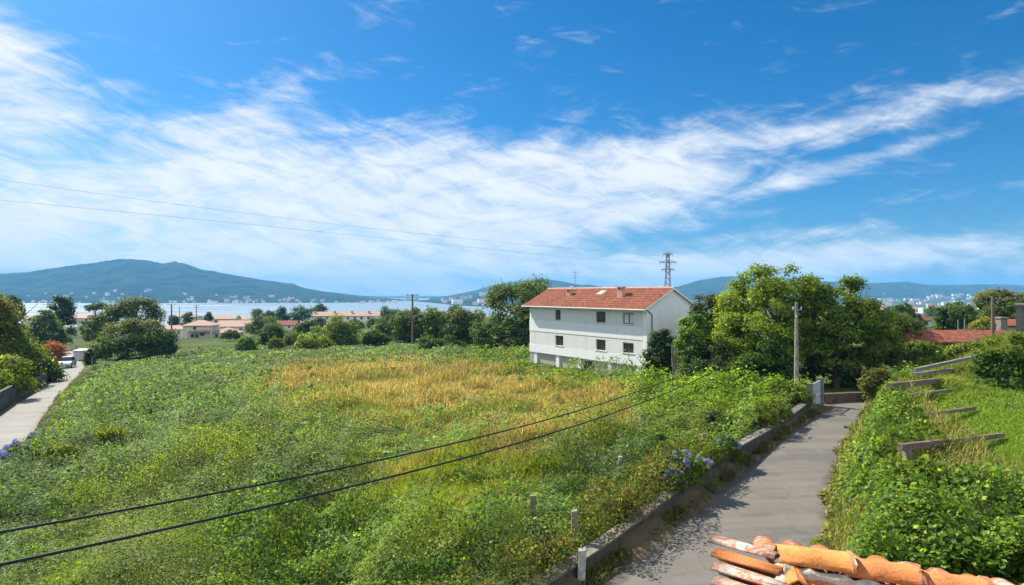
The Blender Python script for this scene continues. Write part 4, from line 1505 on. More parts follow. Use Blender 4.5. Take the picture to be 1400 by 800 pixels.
# ------------------------------------------------------------------ the old tiled roof right under the camera
def mat_tile(name, base, pale, lich, moss=0.25):
    m, t = mat_new(name)
    geo = t.node('ShaderNodeNewGeometry')
    pos = geo.outputs['Position']
    oi = t.node('ShaderNodeObjectInfo')
    a = t.noise(pos, 55, 5, 0.65)
    b = t.noise(pos, 20, 8, 0.75, 0.5)
    c3 = t.noise(pos, 11, 9, 0.75, 0.8)
    d = t.noise(pos, 26, 8, 0.78, 0.6)
    c = t.mix(t.ramp(a, 0.3, 0.7), tuple(x * .8 for x in base), tuple(min(1, x * 1.15) for x in base))
    hs = t.node('ShaderNodeHueSaturation', inputs={'Value': t.ramp(oi.outputs['Random'], 0, 1, .75, 1.2, False), 'Hue': t.ramp(oi.outputs['Random'], 0, 1, .487, .51, False), 'Color': c})
    c = t.mix(t.m('MULTIPLY', t.ramp(b, 0.48, 0.62), .55), hs.outputs[0], pale)
    c = t.mix(t.m('MULTIPLY', t.ramp(c3, 0.56 - lich * .14, 0.62 - lich * .1), .85), c, (0.52, 0.49, 0.42))
    c = t.mix(t.m('MULTIPLY', t.ramp(d, 0.53, 0.66), moss * 1.9), c, (0.12, 0.085, 0.06))
    bn = t.node('ShaderNodeBump', inputs={'Strength': 0.5, 'Distance': 0.006, 'Height': t.m('ADD', a, t.m('MULTIPLY', d, .8))})
    bs = t.node('ShaderNodeBsdfPrincipled', inputs={'Base Color': c, 'Roughness': .85, 'Specular IOR Level': .25, 'Normal': bn.outputs[0]})
    t.node('ShaderNodeOutputMaterial', inputs={'Surface': bs.outputs[0]})
    return m


M['tile_orange'] = mat_tile('orange_clay_tile', (0.60, 0.215, 0.06), (0.50, 0.20, 0.085), -.35, .42)
M['tile_old'] = mat_tile('old_pink_clay_tile', (0.52, 0.19, 0.10), (0.56, 0.33, 0.22), .7, .35)
M['tile_far'] = mat_tile('brown_clay_tile', (0.42, 0.17, 0.08), (0.40, 0.24, 0.16), .1, .4)
M['mortar'] = mat_basic('roof_mortar', (0.46, 0.40, 0.31), .95, .35, 25, .6, stain=.5, stain_scale=9)

RP = np.array([1.765, 4.08, Z0 - 1.75])
rd = np.array([.97, -.22, -.105])                  # along the ridge, to the right and towards us
rn = np.array([.221, .975, 0.0])                   # away from us, off the far slope
roofr = thing('tiled_roof_building', 'low building with old orange barrel tiled roof directly below the camera, beside the lane', 'building', (2.3, 2.8, 0.3))


def barrel(p0, p1, r0, r1, up, mat, name='barrel_tile', th=.013, arc=165, n=10, parent=None, down=False, flat=.85):
    """half-round clay tile from p0 to p1, thickness th, opening downwards (or upwards)"""
    p0, p1, up = np.array(p0, float), np.array(p1, float), np.array(up, float)
    ax = (p1 - p0) / np.linalg.norm(p1 - p0)
    up = up - ax * (up @ ax)
    up /= np.linalg.norm(up)
    sd_ = np.cross(ax, up)
    vv, ff = [], []
    secs = [(p0, r0), (p0 * .5 + p1 * .5, (r0 + r1) / 2), (p1, r1)]
    for si, (p, r_) in enumerate(secs):
        chip = [0.0] * (n + 1) if si == 1 else [random.uniform(-.006, .006) - (.022 * random.random() if random.random() < .22 else 0) for _ in range(n + 1)]
        for rr_ in (r_, r_ - th):
            for k in range(n + 1):
                a = R(90 - arc / 2 + arc * k / n)
                h = math.sin(a) * rr_ * flat
                vv.append(p + ax * (chip[k] * (1 if si == 2 else -1)) + sd_ * math.cos(a) * rr_ + up * (-h if down else h))
    m_ = n + 1
    for s_ in range(2):
        o_, o2 = s_ * 2 * m_, (s_ + 1) * 2 * m_
        for k in range(n):
            ff.append((o_ + k, o_ + k + 1, o2 + k + 1, o2 + k))
            ff.append((o_ + m_ + k + 1, o_ + m_ + k, o2 + m_ + k, o2 + m_ + k + 1))
        ff.append((o_, o2, o2 + m_, o_ + m_))
        ff.append((o_ + n, o_ + m_ + n, o2 + m_ + n, o2 + n))
    for o_ in (0, 4 * m_):
        for k in range(n):
            ff.append((o_ + k, o_ + m_ + k, o_ + m_ + k + 1, o_ + k + 1))
    mb = MB()
    mb.add(vv, ff, True)
    o = mb.build(name, mat, parent or roofr)
    return o


UP = np.array([0, 0, 1.0])
# ridge caps overlapping one another, each laid on mortar
L_c = .385
for k in range(8):
    p0 = RP + rd * (L_c * k - .03) + UP * (.0 - .004 * k)
    p1 = RP + rd * (L_c * (k + 1) + .035) + UP * (.022 - .004 * k)
    barrel(p0, p1, .103, .116, UP, M['tile_orange'], 'ridge_tile', .013)
    c = p1 - rd * .015
    barrel(c - rd * .012, c + rd * .016, .124, .126, UP, M['tile_far'], 'ridge_collar', .009)
# far slope: covers and channels falling away to the right
sl = math.tan(R(14))
for k in range(17):
    s0 = RP + rd * (.02 + .2 * k)
    dz = random.uniform(-.012, .012)
    for row in range(2):
        a0 = .03 + row * .34
        p0 = s0 + rn * a0 - UP * (a0 * sl + .045 - dz)
        p1 = s0 + rn * (a0 + .40) - UP * ((a0 + .40) * sl + .025 - dz)
        barrel(p0, p1, .078, .094, UP, random.choice([M['tile_far'], M['tile_far'], M['tile_old'], M['tile_orange']]), n=8)
        if k < 16:
            q0 = p0 + rd * .1 - UP * .045
            q1 = p1 + rd * .1 - UP * .05
            barrel(q0, q1, .08, .075, UP, M['tile_far'], 'channel_tile', down=True, n=6)
# near slope, towards us
sl2 = math.tan(R(17))
hipd = np.array([-.24, -.97, 0])
hipd /= np.linalg.norm(hipd)
dn = -rn - UP * sl2
dn /= np.linalg.norm(dn)
nup = np.cross(rd / np.linalg.norm(rd), dn)
nup *= np.sign(nup[2])
for row in range(5):
    for k in range(9):
        a0 = .11 + row * .21
        o_ = RP + rd * (.02 + .34 * k - row * .03) + dn * a0 - UP * .012
        if np.cross(hipd, (o_ - RP))[2] < -.06:
            continue
        mb = MB(o_, rd / np.linalg.norm(rd), dn, nup)
        t0_ = .022
        mb.add([(0, 0, 0), (.335, 0, 0), (.335, .23, t0_), (0, .23, t0_), (0, 0, -.018), (.335, 0, -.018), (.335, .23, t0_ - .018), (0, .23, t0_ - .018)],
               [(0, 1, 2, 3), (7, 6, 5, 4), (0, 4, 5, 1), (1, 5, 6, 2), (2, 6, 7, 3), (3, 7, 4, 0)])
        for f_ in (.18, .45, .72, .95):
            y0 = .23 * f_
            mb.tube([(.004, y0, t0_ * f_ + .004), (.331, y0, t0_ * f_ + .004)], .009, 6)
        mb.build('flat_tile', M['tile_orange'], roofr)
# hip end: bleached tiles running down to the left eave
for k in range(11):
    st = RP + hipd * (-.02 + .145 * k) - UP * (.015 + .036 * k) + rd * -.005
    ln = .52 + .01 * k
    hd = np.array([-.53, .848, 0])
    dz = random.uniform(-.01, .01)
    p0 = st + UP * .01
    p1 = st + hd * ln - UP * (ln * .12 - dz)
    barrel(p0, p1, .056, .072, UP, M['tile_orange'] if k in (1, 4, 5, 8) else M['tile_old'], n=9, th=.010, flat=.62)
    off = hipd * .0725 - UP * .05
    barrel(p0 + off, p1 + off - hd * .04, .055, .05, UP, M['tile_far'], 'channel_tile', down=True, n=6)
# hip caps (ribbed orange pieces) running towards us
for k in range(5):
    p0 = RP + hipd * (.02 + .235 * k) - UP * (.035 + .05 * k) + rd * .055
    p1 = RP + hipd * (.27 + .235 * k) - UP * (.015 + .05 * (k + 1)) + rd * .055
    o = barrel(p0, p1, .060, .066, UP, M['tile_orange'], 'hip_tile', .012)
    mb = MB()
    for off in (-.03, .0, .03):
        mb.tube([p0 + rd * off + UP * (.051 - abs(off) * .6), p1 + rd * off + UP * (.056 - abs(off) * .6)], .006, 5)
    mb.build('rib', M['tile_orange'], o)
mb = MB()
mp_, mr_ = [], []
for t_ in np.linspace(-.01, 3.1, 60):
    mp_.append(RP + rd * t_ - rn * (.098 + .012 * random.random()) - UP * (.028 + .012 * random.random()))
    mr_.append(.030 + .024 * random.random())
mb.tube(mp_, mr_, 9)
mb.build('mortar_bed', M['mortar'], roofr)
mb = MB()
mp_, mr_ = [], []
for t_ in np.linspace(.02, 1.3, 30):
    mp_.append(RP + hipd * t_ - UP * (.06 + .25 * t_ - .01 * random.random()) - rd * .01)
    mr_.append(.045 + .014 * random.random())
mb.tube(mp_, mr_, 9)
mb.build('mortar_bed', M['mortar'], roofr)
# mortar bed and the masonry that carries the roof
mb = MB()
e_far = RP + rd * 3.2
A = RP - UP * .055
B = e_far - UP * .055
far0, far1 = RP + rn * .66 - UP * (.66 * sl + .15), e_far + rn * .66 - UP * (.66 * sl + .15)
hp = RP + hipd * 1.35 - UP * (.44)
e0 = RP + np.array([-.22, .36, -.15])
e1_ = hp + np.array([-.30, .46, -.15])
near0, near1 = hp - UP * .06, e_far - rn * 1.35 - UP * (1.35 * sl2 + .13)
D_ = np.array([0, 0, -.10])
mb.add([A - UP * .035, B - UP * .035, far1, far0], [(0, 1, 2, 3)])
mb.add([A - UP * .06, hp - UP * .08, near1, B - UP * .06], [(0, 1, 2, 3)])
mb.add([A - UP * .05, e0, e1_, hp - UP * .07], [(0, 1, 2, 3)])
mb.build('roof_deck', M['mortar'], roofr)
mb = MB()
cor = [e0 + np.array([.08, -.12, 0]), e1_ + np.array([.1, -.12, 0]), near1 + rn * .1, far1 - rn * .15, far0 - rn * .15 + rd * .1]
zt = [p[2] - .10 for p in cor]
vb = [(p[0], p[1], -1.2) for p in cor]
vt = [(p[0], p[1], z) for p, z in zip(cor, zt)]
n = len(cor)
mb.add(vb + vt, [(i, (i + 1) % n, n + (i + 1) % n, n + i) for i in range(n)])
mb.build('wall', M['plaster'], roofr)
# ------------------------------------------------------------------ leaves
def unit(v):
    return v / (np.linalg.norm(v, axis=-1, keepdims=True) + 1e-9)


def leaf_quads(pos, nrm, size, wide=.5, fold=.12):
    """one folded diamond per leaf"""
    N = len(pos)
    nrm = unit(nrm)
    t = rng.normal(size=(N, 3))
    t = unit(t - nrm * (t * nrm).sum(-1, keepdims=True))
    b = np.cross(nrm, t)
    s = np.asarray(size)[:, None] * .5
    f = nrm * s * fold
    return np.stack([pos - t * s, pos + b * s * wide * 2 * .62 + f - t * s * .1, pos + t * s, pos - b * s * wide * 2 * .62 + f - t * s * .1], 1)


def leaf_mesh(name, V, colr, mat, parent=None):
    N = len(V)
    k = V.shape[1]
    F_ = np.arange(N * k).reshape(N, k)
    return mesh_np(name, V.reshape(-1, 3), F_, mat, parent, np.repeat(colr, k, axis=0))


def pal(n, cols, w=None, jit=.22):
    """random leaf colours drawn between the given ones"""
    cols = np.array(cols, float)
    w = np.array(w if w is not None else [1] * len(cols), float)
    i = rng.choice(len(cols), n, p=w / w.sum())
    j = rng.choice(len(cols), n, p=w / w.sum())
    f = rng.random((n, 1))
    c = cols[i] * f + cols[j] * (1 - f)
    return np.clip(c * np.array([1.5, 1.48, 1.15]) * (1 + rng.normal(size=(n, 1)) * jit), .004, .8)


def blades(pos, h, lean, width, bend=.35):
    """upright grass blades: bent tapering quads"""
    N = len(pos)
    a = rng.random(N) * 2 * np.pi
    d = np.stack([np.cos(a), np.sin(a), np.zeros(N)], -1)
    a2 = a + np.pi / 2 + rng.normal(size=N) * .5
    sd_ = np.stack([np.cos(a2), np.sin(a2), np.zeros(N)], -1)
    up = np.array([0, 0, 1.0])
    h = np.asarray(h)[:, None]
    w_ = np.asarray(width)[:, None] * .5
    l_ = np.asarray(lean)[:, None]
    mid = pos + up * h * .6 + d * h * l_ * .35
    tip = pos + up * h * (1 - .25 * l_) + d * h * l_
    return np.stack([pos - sd_ * w_, mid - sd_ * w_ * .8, tip, mid + sd_ * w_ * .8], 1)


DARK = [(.026, .048, .014), (.04, .068, .02)]
MIDG = [(.045, .085, .018), (.06, .11, .022)]
OLIVE = [(.075, .095, .028), (.10, .115, .035)]
BRIGHT = [(.10, .17, .02), (.13, .20, .024)]
YELLOW = [(.19, .21, .025), (.23, .22, .03)]
SILVER = [(.14, .19, .125), (.18, .225, .165)]
RED = [(.20, .055, .025), (.26, .09, .03)]
BROWN = [(.13, .085, .045), (.18, .12, .07)]


# ------------------------------------------------------------------ trees and bushes
def crown_leaves(c, rx, ry, rz, n, lsize, cols, w, nclump, cr, shape='round', seed=0, up=.35, inner=.22, top_cols=None, gaps=0.0):
    """leaves of one crown: clumps spread over a shape, every clump a loose shell of leaves"""
    g = np.random.default_rng(seed + 100)
    d = unit(g.normal(size=(nclump, 3)))
    rad_ = .45 + .55 * g.random(nclump) ** .5
    cl = d * rad_[:, None]
    if shape == 'cone':
        hh = g.random(nclump) ** 1.15
        a = g.random(nclump) * 2 * np.pi
        rr_ = (1 - hh) ** .8 * (.55 + .45 * g.random(nclump)) + .05
        cl = np.stack([np.cos(a) * rr_, np.sin(a) * rr_, hh * 2 - 1], -1)
    elif shape == 'column':
        hh = g.random(nclump)
        a = g.random(nclump) * 2 * np.pi
        rr_ = np.minimum(1, (1 - hh) * 2.2 + .12) ** .6 * (.5 + .5 * g.random(nclump))
        cl = np.stack([np.cos(a) * rr_, np.sin(a) * rr_, hh * 2 - 1], -1)
    elif shape == 'dome':
        cl[:, 2] = np.abs(cl[:, 2]) * 1.95 - .97
        k = np.hypot(cl[:, 0], cl[:, 1])
        cl[:, :2] *= (1.0 / np.maximum(k, .6))[:, None] ** .3
    elif shape == 'umbrella':
        cl[:, 2] = np.abs(cl[:, 2]) * 1.0 - .1
    sc = np.array([rx, ry, rz])
    cl = cl * sc * (1 - cr * .6)
    crr = cr * min(rx, rz * 1.3) * (.6 + .8 * g.random(nclump))
    wts = crr ** 2
    k = g.choice(nclump, n, p=wts / wts.sum())
    dd = unit(g.normal(size=(n, 3)))
    fill = g.random(n) < inner
    r_ = np.where(fill, g.random(n) ** .5 * .8, .62 + .6 * g.random(n) ** 1.6)
    dd[:, 2] = np.where((dd[:, 2] < -.35) & ~fill, -dd[:, 2] * .8, dd[:, 2])
    p = cl[k] + dd * (crr[k] * r_)[:, None] * np.array([1, 1, .82])
    nrm = dd * .75 + unit(cl[k] + 1e-3) * .35 + np.array([0, 0, up]) + g.normal(size=(n, 3)) * .45
    sz = lsize * (.65 + .7 * g.random(n)) * np.where(fill, 1.35, 1)
    colr = pal(n, cols, w)
    tone = (g.random(nclump) - .5) * .5
    colr = colr * (1 + tone[k])[:, None]
    if top_cols is not None:  # crown tops recoloured: mostly sunlight painted in, some real leaf tints
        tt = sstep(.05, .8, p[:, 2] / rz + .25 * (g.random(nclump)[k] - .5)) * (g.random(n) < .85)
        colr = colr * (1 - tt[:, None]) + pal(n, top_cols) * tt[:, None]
    return leaf_quads(p + np.array(c), nrm, sz), np.clip(colr, .004, .6)


def limbs(root, base, c, rx, rz, seed, r0, mat, nl=7, trunk_top=.15):
    g = random.Random(seed)
    mb = MB()
    top = np.array([c[0] + g.uniform(-.1, .1) * rx, c[1] + g.uniform(-.1, .1) * rx, c[2] + trunk_top * rz])
    base = np.array(base)
    pts = [base + (top - base) * t + np.array([g.uniform(-.05, .05) * rx * (0 < t < 1), g.uniform(-.05, .05) * rx * (0 < t < 1), 0]) for t in (0, .12, .35, .6, .8, 1)]
    mb.tube(pts, [r0 * 1.35, r0, r0 * .9, r0 * .75, r0 * .55, r0 * .35], 9)
    for k in range(nl):
        a = 2 * math.pi * (k + g.random() * .6) / nl
        t0 = g.uniform(.45, .95)
        s_ = base + (top - base) * t0
        e = np.array([c[0] + math.cos(a) * rx * g.uniform(.4, .75), c[1] + math.sin(a) * rx * g.uniform(.4, .75), c[2] + rz * g.uniform(-.1, .65)])
        m_ = s_ * .5 + e * .5 + np.array([0, 0, -.08 * rz])
        mb.tube([s_, m_, e], [r0 * .45, r0 * .3, r0 * .1], 6)
        for q in range(2):
            f_ = e + np.array([g.uniform(-.3, .3) * rx, g.uniform(-.3, .3) * rx, g.uniform(.05, .3) * rz])
            mb.tube([m_ * .4 + e * .6, f_], [r0 * .16, r0 * .05], 5)
    return mb.build('trunk', mat, root)


def tree(name, label, cat, px0, px1, py_top, py_bot, d, cols, w=None, n=6000, lpx=3.0, nclump=40, cr=.34, shape='round', seed=1, bark='bark', py_ground=None,
         depth=1.0, trunk=True, mat='leaf', top_cols=None, group=None, up=.6, inner=.22, rtr=None, nl=7):
    """tree whose crown fills the picture box px0..px1, py_top..py_bot at distance d"""
    ex, ey = (px1 - px0) * .05, (py_bot - py_top) * .05
    px0, px1, py_top = px0 - ex, px1 + ex, py_top - ey
    cxp = (px0 + px1) / 2
    rx = (px1 - px0) / 2 / F * d
    zt, zb_ = Z0 - (py_top - 400) / F * d, Z0 - (py_bot - 400) / F * d
    rz = (zt - zb_) / 2
    x = (cxp - 700) / F * d
    y = d
    g_ = gz(x, y) if py_ground is None else Z0 - (py_ground - 400) / F * d
    g_ = min(g_, zb_ + .2 * rz)
    root = thing(name, label, cat, (x, y, g_), group)
    c = np.array([x, y, zb_ + rz])
    V, C = crown_leaves(c, rx, rx * depth, rz, n, lpx / F * d, cols, w, nclump, cr, shape, seed, up, inner, top_cols)
    if trunk:
        limbs(root, (x, y, g_ - .3), c, rx * .9, rz, seed, rtr or max(.06, rx * .07), M[bark], nl)
    leaf_mesh('crown' if trunk else 'foliage', V, C, M[mat], root)
    return root


def bush(*a, **k):
    k.setdefault('trunk', False)
    k.setdefault('shape', 'dome')
    k.setdefault('cr', .42)
    k.setdefault('nclump', 44)
    k.setdefault('inner', .38)
    k.setdefault('depth', .8)
    r = tree(*a, **k)
    return r


# left side
tree('conifer', 'dark pointed conifer at the left edge behind the yellow-green tree', 'tree', 3, 33, 402, 442, 170, DARK, n=2600, lpx=2.6, shape='cone', cr=.42, seed=3, py_ground=452)
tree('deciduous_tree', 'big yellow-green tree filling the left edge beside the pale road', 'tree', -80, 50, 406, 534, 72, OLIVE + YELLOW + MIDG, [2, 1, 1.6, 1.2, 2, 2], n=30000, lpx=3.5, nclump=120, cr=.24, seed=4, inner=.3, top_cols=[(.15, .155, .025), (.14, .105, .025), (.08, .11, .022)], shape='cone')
tree('deciduous_tree', 'pale green tree between the yellow-green tree and the tall dark conifer', 'tree', 38, 82, 424, 474, 150, MIDG + OLIVE, n=3600, lpx=2.8, seed=5, nclump=45, cr=.28)
bush('red_shrub', 'rust red shrub at the left road just above the parked car', 'shrub', 54, 88, 465, 503, 106, RED + [(.22, .14, .03)], [2, 2, .8], n=3600, lpx=2.6, seed=6)
bush('fern_shrub', 'pale yellow-green feathery shrub hanging over the dark wall at the left road', 'shrub', -40, 44, 488, 550, 60, BRIGHT + MIDG + YELLOW, n=6500, lpx=3.6, seed=7, nclump=45, cr=.3, depth=.5)
bush('hedge_bush', 'dark green bush over the stone wall beside the yellow-green tree', 'bush', 30, 84, 484, 528, 78, MIDG + OLIVE, n=4500, lpx=3.2, seed=8, depth=.6)
tree('cypress', 'tall dark conifer standing alone against the water left of the road end', 'tree', 67, 103, 403, 462, 172, DARK, n=4200, lpx=2.8, shape='column', cr=.36, nclump=46, seed=9, depth=1, py_ground=470)
bush('round_shrub', 'small dark round shrub at the left road in front of the tall dark conifer', 'shrub', 73, 90, 448, 474, 150, DARK + MIDG, n=1300, lpx=2.6, seed=10)
tree('umbrella_pine', 'small flat-topped pine against the water left of the big olive tree', 'tree', 116, 146, 413, 434, 240, DARK + MIDG, n=1500, lpx=2.4, shape='umbrella', seed=11, py_ground=446)
tree('deciduous_tree', 'olive tree standing left of the big round bush, beside the road bend', 'tree', 112, 158, 428, 474, 150, MIDG + OLIVE, n=4200, lpx=2.8, nclump=50, cr=.28, seed=12)
tree('broad_tree', 'broad dark tree with olive top, directly behind the big round bush', 'tree', 150, 217, 406, 456, 155, DARK + OLIVE, [1, 2, 1.4, 1], n=6500, lpx=2.9, nclump=60, cr=.28, seed=13, top_cols=[(.08, .10, .03), (.10, .115, .035)])
bush('round_bush', 'big dense round dark bush at the far left corner of the plot', 'bush', 131, 243, 437, 489, 114, DARK + OLIVE + MIDG, [1, 2, 1, .8, 1, 1], n=20000, lpx=3.0, nclump=110, cr=.3, seed=14, top_cols=[(.09, .11, .035), (.12, .13, .045)], depth=.7)
bush('column_shrub', 'narrow dark upright shrub beside the railing at the road bend', 'shrub', 116, 129, 476, 501, 104, DARK, n=1100, lpx=2.6, seed=15, shape='column')
bush('verge_bush', 'small green bush between the narrow upright shrub and the big round bush', 'bush', 128, 152, 464, 493, 110, MIDG + BRIGHT, n=1800, lpx=2.8, seed=16)
tree('garden_conifer', 'small dark cone-shaped tree beside the cream house roof', 'tree', 277, 292, 427, 441, 270, DARK, n=700, lpx=2.2, shape='cone', seed=17, py_ground=444)
tree('garden_tree', 'dark tree on the left of the thin pole above the cream house', 'tree', 229, 245, 431, 447, 268, DARK, n=800, lpx=2.2, seed=18)
tree('garden_tree', 'dark tree on the right of the thin pole above the cream house', 'tree', 250, 264, 427, 443, 262, DARK + MIDG, n=800, lpx=2.2, seed=19)

# the line of bushes at the far edge of the plot
E_ = 'bush'
bush('bush', 'bright green round bush standing alone in front of the low white outbuilding', E_, 321, 349, 460, 482, 124, BRIGHT + MIDG, n=2600, lpx=2.7, seed=21)
bush('bush', 'dark wide bush right of the lone bright green bush', E_, 350, 404, 444, 475, 138, DARK + MIDG, n=5200, lpx=2.8, seed=22, top_cols=MIDG + OLIVE)
bush('bush', 'pale rounded bush low in front of the dark wide bush', E_, 366, 392, 463, 481, 124, OLIVE + [(.12, .14, .06)], n=2200, lpx=2.6, seed=23)
bush('bush', 'dull green bush between the pale rounded bush and the yellow-green one', E_, 388, 424, 452, 479, 130, MIDG + OLIVE, n=3600, lpx=2.8, seed=24)
bush('bush', 'low yellow-green bush at the foot of the large leafy bush', E_, 404, 456, 456, 480, 122, BRIGHT + MIDG + YELLOW, [1, 1, 1, 1, .5, .5], n=4600, lpx=2.8, seed=25)
tree('leafy_tree', 'large leafy yellow-green tree in the middle of the row of bushes', 'tree', 422, 499, 434, 480, 130, MIDG + BRIGHT + OLIVE, n=9000, lpx=2.9, nclump=64, cr=.26, seed=26, top_cols=[(.17, .19, .03), (.12, .17, .03)], shape='dome', depth=.7)
bush('bush', 'dusky olive bush behind the low yellow-green bush, below the terraced block', E_, 402, 436, 436, 462, 150, DARK + OLIVE, n=2600, lpx=2.7, seed=27)
bush('round_topped_bush', 'egg-shaped dark bush with bright green rim, right end of the bush row', E_, 494, 530, 446, 481, 120, MIDG + DARK, n=4800, lpx=2.7, seed=28, nclump=26, cr=.34, top_cols=BRIGHT)
tree('olive_tree', 'olive green tree just right of the egg-shaped bush', 'tree', 504, 552, 432, 474, 142, OLIVE + MIDG, n=4800, lpx=2.8, seed=29, nclump=44, cr=.3, shape='dome')
tree('olive_tree', 'round olive tree around the wooden pole with crossarm', 'tree', 534, 592, 422, 474, 128, OLIVE + MIDG + DARK, n=6500, lpx=2.9, seed=30, nclump=54, cr=.28)
tree('olive_tree', 'yellowish olive tree with rounded top just right of the wooden pole', 'tree', 574, 622, 422, 475, 116, OLIVE + MIDG, n=6000, lpx=2.9, seed=31, nclump=50, cr=.28)
tree('dark_tree', 'dense dark tree at the left shoulder of the tall tree', 'tree', 604, 672, 420, 480, 112, DARK + MIDG, n=7500, lpx=3.0, seed=32, nclump=60, cr=.26, top_cols=OLIVE)
tree('bushy_tree', 'low dark bushy tree at the foot of the tall tree, beside the white house', 'tree', 640, 730, 436, 486, 100, DARK + MIDG, n=7500, lpx=3.0, seed=33, nclump=60, cr=.26)
tree('tall_tree', 'tall broad evergreen tree with rounded boughs rising left of the white house roof', 'tree', 662, 768, 378, 476, 104, MIDG + DARK + OLIVE, [1.4, 1.2, 1, 1, 1, .8], n=15000, lpx=3.1, nclump=70, cr=.25, seed=34, top_cols=[(.08, .115, .025), (.11, .13, .03), (.045, .08, .018)])
bush('bush', 'low dark hedge-like bush in front of the olive trees', E_, 560, 650, 458, 484, 104, DARK + MIDG, n=5200, lpx=2.9, seed=35, depth=.4)
for k, (a, b_, t_, bo, d, lab) in enumerate((
        (342, 378, 423, 446, 300, 'dark pine left of the three taller pines on the shore'), (372, 398, 421, 446, 310, 'dark round pine second in the shore row'),
        (394, 424, 418, 446, 315, 'dark bushy pine just left of the terraced block'), (418, 446, 414, 438, 345, 'tallest dark pine rising behind the left end of the terraced block'),
        (516, 542, 420, 440, 350, 'dark tree at the right end of the terraced block'))):
    tree('shore_pine', lab, 'tree', a, b_, t_, bo, d, DARK + MIDG, [1, 1, .6, .3], n=1500, lpx=2.4, seed=40 + k, nclump=26, cr=.34, group='dark trees on the shore')
for k, (a, b_, t_, bo, d) in enumerate(((334, 362, 440, 455, 200), (340, 372, 436, 456, 170), (400, 424, 440, 456, 190), (352, 384, 432, 448, 250), (424, 450, 434, 448, 260), (300, 330, 452, 464, 175), (470, 500, 436, 450, 240), (500, 530, 434, 450, 220))):
    bush('distant_bush', 'dull green bush in the gardens between the bush row and the river', 'bush', a, b_, t_, bo, d, MIDG + OLIVE + DARK, n=1500, lpx=2.5, seed=60 + k, group='bushes in the far gardens')

# right side: house wall to walnut trees
bush('cypress_hedge', 'dark upright cypress hedge against the blind gable of the white house', 'hedge', 882, 936, 446, 526, 53.5, DARK + [(.035, .065, .025)], n=12000, lpx=3.4, nclump=60, cr=.34, shape='dome', seed=70, depth=.6, up=.8, inner=.35)
tree('leaning_tree', 'dark-leaved tree with reddish top right of the cypress hedge', 'tree', 936, 1004, 396, 500, 56, DARK + MIDG, [1, 2, 1.2, .6], n=9000, lpx=3.3, nclump=60, cr=.25, seed=71, top_cols=[(.05, .04, .02), (.05, .07, .02)], py_ground=540)
tree('acacia', 'light green feathery tree in front of the dark tree with reddish top', 'tree', 922, 978, 430, 512, 50, BRIGHT + MIDG, n=7500, lpx=3.4, nclump=50, cr=.25, seed=72, py_ground=540)
bush('laurel', 'very dark bush below the light green feathery tree', 'bush', 930, 1010, 462, 548, 48, DARK + MIDG, [1, 1.5, .8, .3], n=9000, lpx=3.6, seed=73, nclump=60, cr=.25)
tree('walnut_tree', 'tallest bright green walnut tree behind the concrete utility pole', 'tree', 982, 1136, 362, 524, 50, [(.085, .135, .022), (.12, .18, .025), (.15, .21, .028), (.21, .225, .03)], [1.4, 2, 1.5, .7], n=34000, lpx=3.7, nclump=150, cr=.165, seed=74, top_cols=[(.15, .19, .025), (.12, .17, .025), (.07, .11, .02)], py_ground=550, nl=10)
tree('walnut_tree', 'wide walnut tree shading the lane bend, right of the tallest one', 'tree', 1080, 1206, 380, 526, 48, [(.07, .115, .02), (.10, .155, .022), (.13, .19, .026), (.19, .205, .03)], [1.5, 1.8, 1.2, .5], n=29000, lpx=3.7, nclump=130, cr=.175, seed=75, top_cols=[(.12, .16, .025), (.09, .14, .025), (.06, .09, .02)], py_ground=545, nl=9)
bush('shade_shrub', 'dark shrubbery under the walnut trees behind the pale blue gate', 'shrub', 1084, 1208, 462, 552, 49.5, DARK + MIDG, [1, 2, 1, .3], n=12000, lpx=3.8, seed=76, nclump=80, cr=.22, depth=.35)
bush('shade_shrub', 'dark green shrub left of the utility pole under the tallest walnut tree', 'shrub', 1000, 1092, 470, 548, 46, DARK + MIDG + BRIGHT, [1, 1.5, 1.5, 1, .6, .4], n=11000, lpx=3.8, seed=77, nclump=70, cr=.22, depth=.5)
bush('elder_shrub', 'bright green leafy shrub at the foot of the utility pole', 'shrub', 1012, 1112, 518, 580, 38.5, BRIGHT + MIDG, [1.6, 1, 1.2, .8], n=12000, lpx=4.2, seed=78, nclump=60, cr=.25, depth=.4)
bush('elder_shrub', 'spreading bright shrub in front of the cypress hedge and laurel', 'shrub', 900, 1020, 524, 572, 43, BRIGHT + MIDG + YELLOW, [1.4, 1, 1, 1, .4, .3], n=11000, lpx=4.0, seed=79, nclump=70, cr=.22, depth=.4)
mb = MB()
sp = P(922, 512, 51.5)
for k in range(5):
    mb.tube([sp + np.array([.08 * k, 0, -.8]), sp + np.array([.1 * k - .15, .1, 1.2]), sp + np.array([-.2 + .13 * k, .15, 2.6 + .25 * (k % 3)])], [.07, .055, .02], 5)
tag(mb.build('dead_shrub', M['pale_bark']), 'bleached dead stems standing beside the dark cypress hedge', 'dead shrub')
